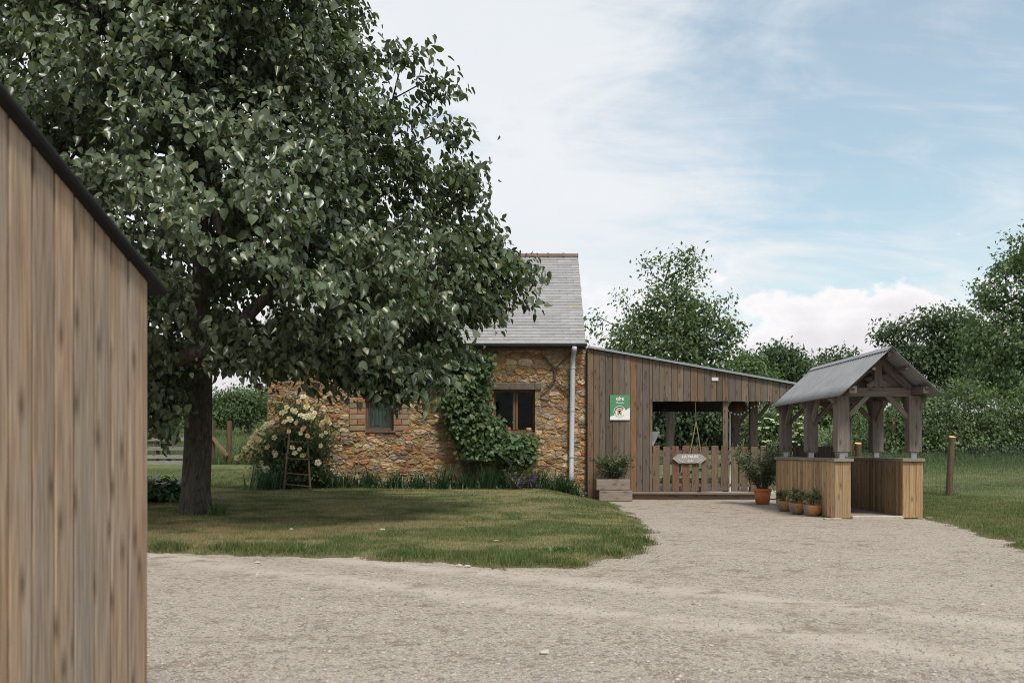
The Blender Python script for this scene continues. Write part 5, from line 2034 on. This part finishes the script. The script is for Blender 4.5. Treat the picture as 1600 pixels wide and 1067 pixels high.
def borders():
    g = 'strap-leaved clumps along the cottage wall'
    spec = [(508, 750, .40, 'strap-leaved clump under the rose, nearest the ladder foot'), (536, 752, .42, 'small strap-leaved clump left of the curtained window'),
            (575, 752, .46, 'arching strap-leaved clump below the curtained window'), (618, 752, .44, 'strap-leaved clump just right of the curtained window'),
            (655, 754, .38, 'low dark strap-leaved clump between the two windows'), (693, 748, .58, 'broad strap-leaved clump under the left edge of the vine'),
            (728, 754, .42, 'low strap-leaved clump below the stone ledge, left half'), (762, 750, .56, 'tall strap-leaved clump left of the purple flowers'),
            (786, 752, .50, 'strap-leaved clump behind the purple flowers'), (842, 751, .52, 'strap-leaved clump right of the purple flowers'), (872, 753, .48, 'strap-leaved clump left of the downpipe foot'),
            (890, 756, .40, 'strap-leaved clump at the downpipe foot')]
    for k, (px_, py_, h, lab) in enumerate(spec):
        y = 25.45 - (.1 if k % 2 else 0)
        strap_clump('strap_plant', lab, 'plant', g, atx(px_, y), y, h * 1.3, .46, 110, 200 + k, stiff=.35)
    # iris at the left corner
    y = 24.7
    strap_clump('iris_clump', 'big spiky iris clump at the left foot of the rose bush', 'plant', None, atx(415, y), y, .72, .75, 150, 300, stiff=.2)
    # purple flowers
    y = 25.1
    x = atx(805, y)
    t = thing('purple_flowers', 'purple flowering plant in the bed below the right window', 'flowers', (x, y, gz(x, y)))
    shoots(t, (x, y, gz(x, y)), 34, .62, .62, 10, .09, M_leafdark, 41, tmpl=T_OVAL, bare=.1)
    r = np.random.default_rng(9)
    for k in range(30):
        a = r.uniform(785, 842)
        b = r.uniform(742, 763) if a > 800 else r.uniform(722, 760)
        p = at(a, b, y - .3)
        m = MB()
        m.col = tuple(np.array([.11, .065, .19]) * r.uniform(.7, 1.5))
        for q in range(7):
            cc = Vector(p) + Vector((r.normal() * .012, r.normal() * .01, r.normal() * .016))
            s = r.uniform(.012, .02)
            m.add([cc + Vector((-s, 0, 0)), cc + Vector((0, -.01, -s)), cc + Vector((s, 0, 0)), cc + Vector((0, -.012, s))], [(0, 1, 2, 3)])
        m.build('flower_head', M_petal, t)
    # ground-cover leaves close to the wall
    n = 1500
    xs = rng.uniform(-4.4, 1.9, n)
    ys = rng.normal(25.55, .12, n)
    P = np.column_stack([xs, ys, turf_h(xs, ys) + np.abs(rng.normal(0, .11, n))])
    nr = unit(np.column_stack([rng.normal(0, .4, n), rng.normal(-.3, .4, n), np.ones(n)]))
    yd = unit(rng.normal(0, 1, (n, 3)))
    o = leaves('bed_leaves', P, yd, nr, rng.uniform(.05, .12, n), T_OVAL, M_leafdark, np.repeat(rng.uniform(.5, 1.6, n)[:, None], 3, 1), None)
    tag(o, 'low leafy ground cover in the narrow bed along the cottage wall', 'ground cover')
    # broad-leaved clump beside the trunk
    y = 20.9
    x = atx(240, y)
    z = gz(x, y)
    t = thing('broad_leaf_clump', 'dark glossy broad-leaved clump left of the big trunk', 'plant', (x, y, z))
    n = 420
    r = np.random.default_rng(77)
    a = r.uniform(0, 6.283, n)
    q = np.sqrt(r.uniform(0, 1, n))
    X = x + np.cos(a) * q * .72
    Y = y + np.sin(a) * q * .55
    H = .52 * np.sqrt(np.clip(1 - q ** 2 * .85, 0, 1)) * r.uniform(.55, 1.05, n)
    P = np.column_stack([X, Y, z + H])
    out = np.column_stack([np.cos(a), np.sin(a), np.zeros(n)])
    yd = unit(out * .9 + np.array([0, 0, -.35]) + r.normal(0, .3, (n, 3)))
    nr = unit(out * .5 + np.array([0, 0, 1]) + r.normal(0, .25, (n, 3)))
    leaves('foliage', P, yd, nr, r.uniform(.16, .28, n), T_BROAD, M_hosta, np.repeat(r.uniform(.6, 1.4, n)[:, None], 3, 1), t)
    s = MB()
    for k in range(0, n, 5):
        s.tube([(x + .2 * (X[k] - x), y + .2 * (Y[k] - y), z - .02), P[k]], [.008, .005], 4, cap=False)
    s.build('stems', M_leafdark, t, kind='stuff')
    # tuft at the trunk foot
    strap_clump('grass_tuft', 'wispy tuft of tall grass at the right foot of the big trunk', 'grass tuft', None, atx(340, 17.6), 17.6, .30, .35, 60, 311, stiff=.5, mat=M_leafmid)
    strap_clump('weed_tuft', 'green weed tuft near the front right rim of the lawn', 'weed', None, atx(868, 12.1), 12.1, .10, .35, 70, 312, stiff=.1, mat=M_leafmid)


borders()


def wall_vines():
    def vine(name, label, cat, ells, n, per, size, seed, root, mat, Y):
        E = [(at(a, b, Y).x, Y, at(a, b, Y).z, rx / FPX * Y, ry, rz / FPX * Y) for a, b, rx, rz, ry in ells]
        t = thing(name, label, cat, root)
        cl = cloud_pts(E, n, .1, seed)
        cl[:, 1] = np.minimum(cl[:, 1], YF - .07)
        st = MB()
        for p in cl[::5]:
            b = Vector(root)
            m = b.lerp(Vector(p), .55) + Vector((random.uniform(-.15, .15), .05, .1))
            m.y = min(m.y, YF - .06)
            st.tube([b, m, p], [.02, .012, .004], 4, cap=False)
        st.build('stems', M_barkl, t, kind='stuff')
        P, yd, nr, s, col = spray(cl, per, .13, (E[0][0], Y + 1.6, E[0][2] - .8), size, seed + 1, rnd=.55, outw=1.0)
        P[:, 1] = np.minimum(P[:, 1], YF - .055)
        leaves('foliage', P, yd, nr, s, T_HEART, mat, col, t)
    Y = YF - .28
    vine('climbing_vine', 'green climbing vine on the stone wall left of the window', 'vine',
         [(735, 575, 34, 28, .22), (725, 605, 32, 35, .22), (728, 640, 34, 40, .24), (745, 665, 36, 25, .25), (775, 672, 22, 14, .22), (745, 698, 30, 18, .25), (765, 692, 30, 18, .25), (705, 560, 30, 20, .2), (720, 670, 26, 26, .22)],
         260, 24, .105, 91, (atx(735, Y), YF - .1, .28), M_leafmid, Y)
    vine('wall_shrub', 'rounded leafy shrub growing directly under the right window', 'shrub',
         [(800, 700, 28, 20, .3), (775, 705, 22, 14, .28), (815, 698, 18, 18, .25)], 80, 26, .105, 95, (atx(798, Y), YF - .15, .28), M_leafpale, Y)


wall_vines()


# ------------------------------------------------------------------ the big linden
def linden():
    bx, by = atx(306, 18.0), 18.0
    bz = gz(bx, by) - .02
    base = np.array([bx, by, bz])
    t = thing('linden_tree', 'huge dense broad-leaved tree shading the lawn beside the cottage', 'tree', base)
    r = np.random.default_rng(404)
    zk = [1.7, 2.2, 2.9, 3.6, 4.2, 4.7, 5.4, 6.3, 7.2, 7.9, 8.7, 9.5, 10.5, 11.6, 12.6, 13.3]
    rk = [3.4, 4.3, 4.75, 5.15, 5.4, 5.35, 4.7, 4.25, 4.05, 3.9, 3.7, 3.4, 2.8, 2.0, 1.1, 0.3]
    low = lambda a: 1.0
    cl = []
    while len(cl) < 1620:
        z = r.uniform(1.65, 13.2)
        a = r.uniform(-math.pi, math.pi)
        R0 = np.interp(z, zk, rk)
        if r.uniform() > R0 / 5.8:
            continue
        lob = 1 + .13 * math.sin(3.1 * a + z * 1.1) + .10 * math.sin(7 * a - 1.9 * z) + .06 * math.sin(13 * a + 4 * z)
        lob = min(lob, 1.12)
        q = math.sqrt(r.uniform(.06, 1.0))
        q = 1 - (1 - q) * r.uniform(.4, 1)
        rr = R0 * lob * q * .97
        x, y = bx + math.cos(a) * rr - .10 * max(0, z - 5), by + math.sin(a) * rr
        # the lower edge of the crown: hollow under the middle, hanging skirts at the rim
        zmin = 3.05 - .55 * sstep(2.2, 4.2, rr)
        if math.cos(a) > .2:
            zmin += .45 * (1 - sstep(2.6, 4.0, x - bx)) + .2
        if z < zmin:
            continue
        # boughs: foliage gathers in tiers with dark hollows between them
        hol = float(vnoise(np.array([x * .9 + z * .35]), np.array([y * .9 + z * 1.15]), 71)[0]) * .6 + float(vnoise(np.array([z * 1.3 + x * .3]), np.array([x * .7 - y * .5]), 72)[0]) * .4
        if hol < .40 and q > .35:
            continue
        cl.append((x, y, z))
    cl = np.array(cl)
    # keep clear of the cottage wall and roof
    keep = ~((cl[:, 1] > YF - .8) & (cl[:, 2] < 7.2))
    keep &= ~((cl[:, 1] > YF - 1.2) & (cl[:, 2] < 4.6))
    cl = cl[keep]
    # the underside of the crown lifts towards the cottage
    cx_, cy_ = 800 + cl[:, 0] / cl[:, 1] * FPX, HOR - (cl[:, 2] - EYE) / cl[:, 1] * FPX
    lim = np.interp(cx_, [225, 283, 330, 400, 480, 540, 565, 600, 640, 690, 720, 760, 800], [660, 635, 555, 570, 565, 550, 555, 562, 580, 565, 525, 490, 440])
    cl = cl[cy_ < lim]
    # long boughs that stand out of the outline on the right
    ext = []
    for (px_, py_, Y, n, sx, sy) in [(795, 420, 17.6, 7, 12, 10), (775, 385, 17.8, 5, 10, 6), (760, 400, 17.4, 7, 18, 16), (770, 450, 17.2, 6, 16, 16), (745, 480, 16.8, 6, 18, 14), (725, 272, 17.6, 5, 8, 10), (715, 300, 17.4, 5, 10, 10),
                                   (700, 205, 17.8, 3, 6, 6), (688, 130, 17.8, 3, 8, 6), (640, 596, 15.6, 6, 18, 7), (605, 585, 15.3, 7, 24, 10), (655, 565, 16.0, 7, 18, 14), (690, 525, 16.6, 7, 20, 16), (640, 85, 17.8, 3, 8, 8), (735, 350, 17.5, 6, 8, 20),
                                   (440, 550, 15.5, 14, 34, 14), (520, 545, 15.3, 12, 34, 12), (370, 535, 15.8, 10, 22, 12), (255, 585, 16.6, 12, 16, 26), (245, 635, 16.8, 7, 14, 14), (420, 520, 19.5, 10, 40, 20), (330, 520, 20.0, 10, 40, 20), (480, 520, 20.0, 10, 40, 20)]:
        for k in range(n):
            p = at(px_ + r.normal(0, sx), py_ + r.normal(0, sy), Y + r.normal(0, .25))
            ext.append(tuple(p))
    cl = np.vstack([cl, np.array(ext)])
    # leave holes where light shows through
    holes = [at(360, 585, 16.5), at(385, 430, 15), at(300, 250, 15), at(330, 330, 15)]
    skeleton(t, base, cl, .25, 2.3, M_bark, top=base + np.array([.25, .1, 11.6]), nlimb=.05, wig=.35)
    per = 64
    n = len(cl)
    P = np.repeat(cl, per, 0)
    ctr = np.array([bx, by, 4.5])
    out = unit(np.repeat(cl, per, 0) - ctr)
    hor = out.copy()
    hor[:, 2] *= .3
    hor = unit(hor)
    # every cluster is a drooping spray: leaves hang along a twig
    u = r.uniform(-.5, .42, len(P))[:, None]
    tw = unit(np.repeat(unit(hor[::per] + r.normal(0, .5, (n, 3))), per, 0))
    P = P + tw * u + r.normal(0, .125, P.shape) * np.array([1, 1, .75])
    P[:, 2] -= .28 * u[:, 0] ** 2 + np.abs(r.normal(0, .07, len(P)))
    nr = unit(hor * .75 + np.array([0, 0, .65]) + r.normal(0, .55, P.shape))
    yd = unit(hor * .4 + np.array([0, 0, -.8]) + r.normal(0, .5, P.shape))
    s = .136 * r.uniform(.5, 1.3, len(P))
    ck = np.repeat(r.uniform(.8, 1.2, n), per)[:, None]
    col = ck * r.uniform(.72, 1.32, len(P))[:, None] * np.array([1, 1, 1])
    yl = (r.uniform(0, 1, len(P)) < .08)[:, None]
    col = col * np.where(yl, np.array([1.5, 1.3, 1.0]), 1.0)
    fr = leaf_frames(yd, nr)
    fr[:, :, 0] *= r.uniform(.55, 1.0, len(P))[:, None]
    fr[:, :, 2] *= r.uniform(.4, 2.6, len(P))[:, None]
    # the three hundred leaves nearest the camera are parts of their own
    px_ = 800 + P[:, 0] / P[:, 1] * FPX
    py_ = HOR - (P[:, 2] - EYE) / P[:, 1] * FPX
    ok = (px_ > 260) & (px_ < 1600) & (py_ > 5) & (py_ < 700)
    dist = np.where(ok, np.linalg.norm(P - np.array([0, 0, EYE]), axis=1), 1e9)
    idx = np.argsort(dist)[:300]
    rest = np.ones(len(P), bool)
    rest[idx] = False
    leaves('foliage', P[rest], None, None, s[rest], T_HEART, M_linden, col[rest], t, frames=fr[rest])
    me = bpy.data.meshes.new('leaf')
    me.from_pydata([tuple(v) for v in T_HEART[0]], [], [tuple(int(q) for q in f) for f in T_HEART[1]])
    ca = me.color_attributes.new('Col', 'FLOAT_COLOR', 'POINT')
    ca.data.foreach_set('color', np.ones(len(me.vertices) * 4, np.float32))
    me.materials.append(M_linden)
    for i in idx:
        o = bpy.data.objects.new('leaf', me)
        o.color = (*[float(c) for c in col[i]], 1)
        M = Matrix([[float(q) for q in row] for row in fr[i]]).to_4x4()
        M = M @ Matrix.Scale(float(s[i]), 4)
        M.translation = Vector(P[i])
        place(o, t, M)


linden()


# ------------------------------------------------------------------ trees and hedges behind
def E_(px_, py_, Y, rx, rz, ry=None):
    p = at(px_, py_, Y)
    k = Y / FPX
    return (p.x, Y, p.z, rx * k, (ry if ry is not None else rx * k * .8), rz * k)


def background():
    # cherry behind the annex
    Y = 38
    b = at(1045, 640, Y)
    base = (b.x, Y, gz(b.x, Y))
    tops = [(1072, 392), (1062, 398), (1090, 394), (1058, 410), (1078, 410), (1008, 404), (1014, 416), (1030, 408), (1020, 430), (1085, 430), (1070, 420), (1098, 432), (966, 460), (975, 470), (1135, 465), (1122, 470), (922, 500), (930, 515), (935, 495), (1145, 535), (1155, 520), (1150, 545)]
    ex = [tuple(at(a, b_, Y)) for a, b_ in tops]
    tree('cherry_tree', 'airy bright green tree with a spiky top behind the lean-to roof', 'tree', base,
         [E_(1045, 540, Y, 92, 62), E_(1050, 490, Y, 66, 55), E_(1060, 440, Y, 36, 42), E_(980, 545, Y, 52, 40), E_(1110, 530, Y, 45, 50), E_(1130, 570, Y, 30, 40)],
         330, 34, .24, .17, M_leafmid, M_bark, .17, (b.x + .3, Y, 7.6), 1.6, 501, extra=ex, shell=.25, flat=.8)
    spec = [
        ('hedge_tree', 'rounded yellow-green bush just beyond the low end of the lean-to roof', 46, 1165, [E_(1165, 585, 46, 38, 32), E_(1190, 600, 46, 30, 26)], 110, 40, .30, .20, M_leafpale, .12),
        ('distant_tree', 'dark round tree on the skyline left of the kiosk roof', 78, 1218, [E_(1215, 575, 78, 46, 36), E_(1240, 590, 78, 35, 30), E_(1185, 590, 78, 30, 30)], 170, 36, .55, .34, M_leafdark, .25),
        ('distant_tree', 'dark spreading tree on the skyline right above the kiosk roof', 82, 1300, [E_(1300, 580, 82, 46, 34), E_(1335, 592, 82, 36, 30), E_(1268, 590, 82, 30, 30)], 170, 36, .55, .34, M_leafdark, .25),
        ('oak_tree', 'dark oak with gappy crown behind the kiosk gable', 62, 1450, [E_(1450, 535, 62, 60, 50), E_(1500, 545, 62, 50, 60), E_(1412, 520, 62, 34, 26), E_(1475, 500, 62, 45, 22), E_(1440, 590, 62, 60, 40), E_(1400, 590, 62, 40, 40), E_(1530, 590, 62, 60, 40)], 330, 40, .42, .27, M_leafdark, .3),
        ('ash_tree', 'tall pale feathery tree rising at the right edge of the view', 44, 1610, [E_(1600, 440, 44, 62, 62), E_(1585, 520, 44, 76, 55), E_(1600, 580, 44, 86, 50), E_(1540, 455, 44, 34, 22), E_(1625, 390, 44, 50, 50), E_(1680, 480, 44, 80, 110)], 520, 46, .30, .20, M_leafpale, .28),
        ('apple_tree', 'low rounded apple tree in the meadow left of the cottage', 48, 388, [E_(365, 640, 48, 42, 26), E_(395, 632, 48, 30, 26), E_(340, 635, 48, 30, 28), E_(375, 612, 48, 26, 14)], 160, 44, .22, .15, M_leafmid, .12),
        ('field_tree', 'sunlit small tree beyond the slat fence left of the trunk', 40, 235, [E_(250, 640, 40, 34, 40), E_(225, 620, 40, 40, 50), E_(265, 610, 40, 24, 30)], 150, 44, .24, .17, M_leafmid, .13),
        ('far_tree', 'pale willowy tree on the meadow skyline beside the cottage corner', 90, 400, [E_(408, 628, 90, 30, 28), E_(385, 640, 90, 34, 20), E_(430, 625, 90, 30, 28)], 120, 40, .5, .3, M_leafpale, .2),
        ('far_tree', 'grey-green tree on the meadow skyline behind the trunk', 95, 330, [E_(330, 645, 95, 50, 22), E_(290, 645, 95, 50, 24)], 130, 40, .5, .32, M_leafdark, .2),
        ('far_tree', 'dark tree on the meadow skyline seen under the hanging branches', 92, 240, [E_(235, 625, 92, 55, 35), E_(190, 630, 92, 50, 35)], 120, 40, .5, .32, M_leafdark, .2),
        ('yard_tree', 'leafy tree just behind the kiosk seen through its posts', 47, 1330, [E_(1320, 640, 47, 40, 30), E_(1270, 640, 47, 40, 30), E_(1235, 635, 47, 30, 30), E_(1360, 630, 47, 30, 28)], 190, 40, .28, .19, M_leafmid, .12),
    ]
    for k, (nm, lab, Y, px_, els, ncl, per, sp, sz, mat, rt) in enumerate(spec):
        x = atx(px_, Y)
        z = gz(x, Y)
        top = max(e[2] + e[5] * .6 for e in els)
        tree(nm, lab, 'tree', (x, Y, z), els, ncl, per, sp, sz, mat, M_bark, rt, (x + .3, Y, max(top, z + 1.5)), max(.5, min(e[2] - e[5] for e in els) - z), 600 + k, shell=.3)

    def bank(name, label, cat, ells, n, per, spread, size, mat, seed, tmpl=T_OVAL, col2=None, kind=None):
        E = ells
        c = np.mean([e[:3] for e in E], 0)
        t = thing(name, label, cat, (c[0], c[1], gz(c[0], c[1])))
        cl = cloud_pts(E, n, .35, seed)
        zg = turf_h(cl[:, 0], cl[:, 1])
        cl[:, 2] = np.maximum(cl[:, 2], zg + .1)
        st = MB()
        for p in cl[::8]:
            b = Vector((p[0] + random.uniform(-.3, .3), p[1] + .2, gz(p[0], p[1]) - .05))
            st.tube([b, Vector(p)], [.03, .008], 4, cap=False)
        st.build('stems', M_bark, t, kind='stuff')
        P, yd, nr, s, col = spray(cl, per, spread, c + np.array([0, 1.5, -1.5]), size, seed + 1, colvar=.42)
        leaves('foliage', P, yd, nr, s, tmpl, mat, col, t)
        return t, cl
    # hedge behind the annex opening
    Y = 44
    bank('field_hedge', 'dense dark hedge seen through the gated opening', 'hedge',
         [E_(1010, 650, Y, 50, 36, 1.2), E_(1060, 640, Y, 50, 44, 1.2), E_(1110, 645, Y, 46, 42, 1.2), E_(1160, 645, Y, 46, 40, 1.2), E_(1060, 675, Y, 110, 22, 1.0), E_(1130, 675, Y, 80, 22, 1.0)], 380, 34, .3, .2, M_leafdark, 801)
    Y = 37
    t, cl = bank('elder_bush', 'elder bush with creamy flower heads between lean-to and kiosk', 'bush',
                 [E_(1195, 668, Y, 26, 32, .8), E_(1225, 672, Y, 26, 30, .8), E_(1255, 680, Y, 24, 22, .7)], 150, 34, .22, .15, M_leafmid, 811)
    r = np.random.default_rng(12)
    for k in range(46):
        p = at(r.uniform(1172, 1262), r.uniform(648, 700), Y - .95)
        m = MB()
        m.col = (.62, .66, .42)
        for q in range(9):
            c = Vector(p) + Vector((r.normal() * .04, r.normal() * .03, r.normal() * .012))
            s = .034
            m.add([c + Vector((-s, 0, -.005)), c + Vector((0, -s, -.01)), c + Vector((s, 0, .005)), c + Vector((0, s, .02))], [(0, 1, 2, 3)])
        m.build('flower_head', M_petal, t)
    # bramble bank on the right
    Y = 41
    bank('bramble_bank', 'long tangled bramble bank behind the grass on the right', 'brambles',
         [E_(1380, 670, Y, 60, 46, 1.5), E_(1440, 655, Y, 60, 52, 1.6), E_(1500, 650, Y, 70, 55, 1.7), E_(1570, 652, Y, 70, 55, 1.7), E_(1640, 650, Y, 70, 60, 1.7), E_(1420, 690, Y, 80, 30, 1.9), E_(1520, 692, Y, 100, 30, 2.0), E_(1610, 692, Y, 90, 34, 2.0), E_(1330, 680, Y, 60, 36, 1.4)],
         900, 38, .27, .145, M_leafmid, 821)


background()


# ------------------------------------------------------------------ bits lying about
def litter():
    r = np.random.default_rng(3)
    spec = [(455, 826, 'white stone lying on the lawn below the trunk'), (597, 827, 'white stone in the middle of the front lawn'), (775, 844, 'small white stone near the front rim of the lawn'),
            (718, 883, 'left pale stone of the pair at the lawn rim'), (730, 884, 'right pale stone of the pair at the lawn rim'), (829, 882, 'jagged white stone at the front rim of the lawn'),
            (1011, 848, 'pale stone at the rounded right end of the lawn'), (850, 1018, 'flat pale stone on the gravel at the bottom of the view'), (402, 878, 'pale stone on the gravel edge under the trunk side')]
    for k, (a, b, lab) in enumerate(spec):
        Y = EYE * FPX / (b - HOR)
        x = atx(a, Y)
        d, aa = grass_d(np.array([x]), np.array([Y]))
        for _ in range(4):
            z = max(gz(x, Y), float(gravel_h(np.array([x]), np.array([Y]))[0]))
            Y = (EYE - z - .015) * FPX / (b - HOR)
            x = atx(a, Y)
        s = r.uniform(.022, .036)
        bm = bmesh.new()
        bmesh.ops.create_icosphere(bm, subdivisions=2, radius=1)
        for v in bm.verts:
            n = 1 + r.uniform(-.2, .2)
            v.co = Vector((v.co.x * s * n * 1.3, v.co.y * s * n, v.co.z * s * .6 * n))
        me = bpy.data.meshes.new('stone')
        bm.to_mesh(me)
        bm.free()
        me.materials.append(M_white)
        o = bpy.data.objects.new('loose_stone', me)
        o.color = (.52, .48, .43, 1)
        place(o, None, Matrix.Translation((x, Y, z + .012)))
        tag(o, lab, 'stone', 'loose stones on lawn and gravel')


litter()
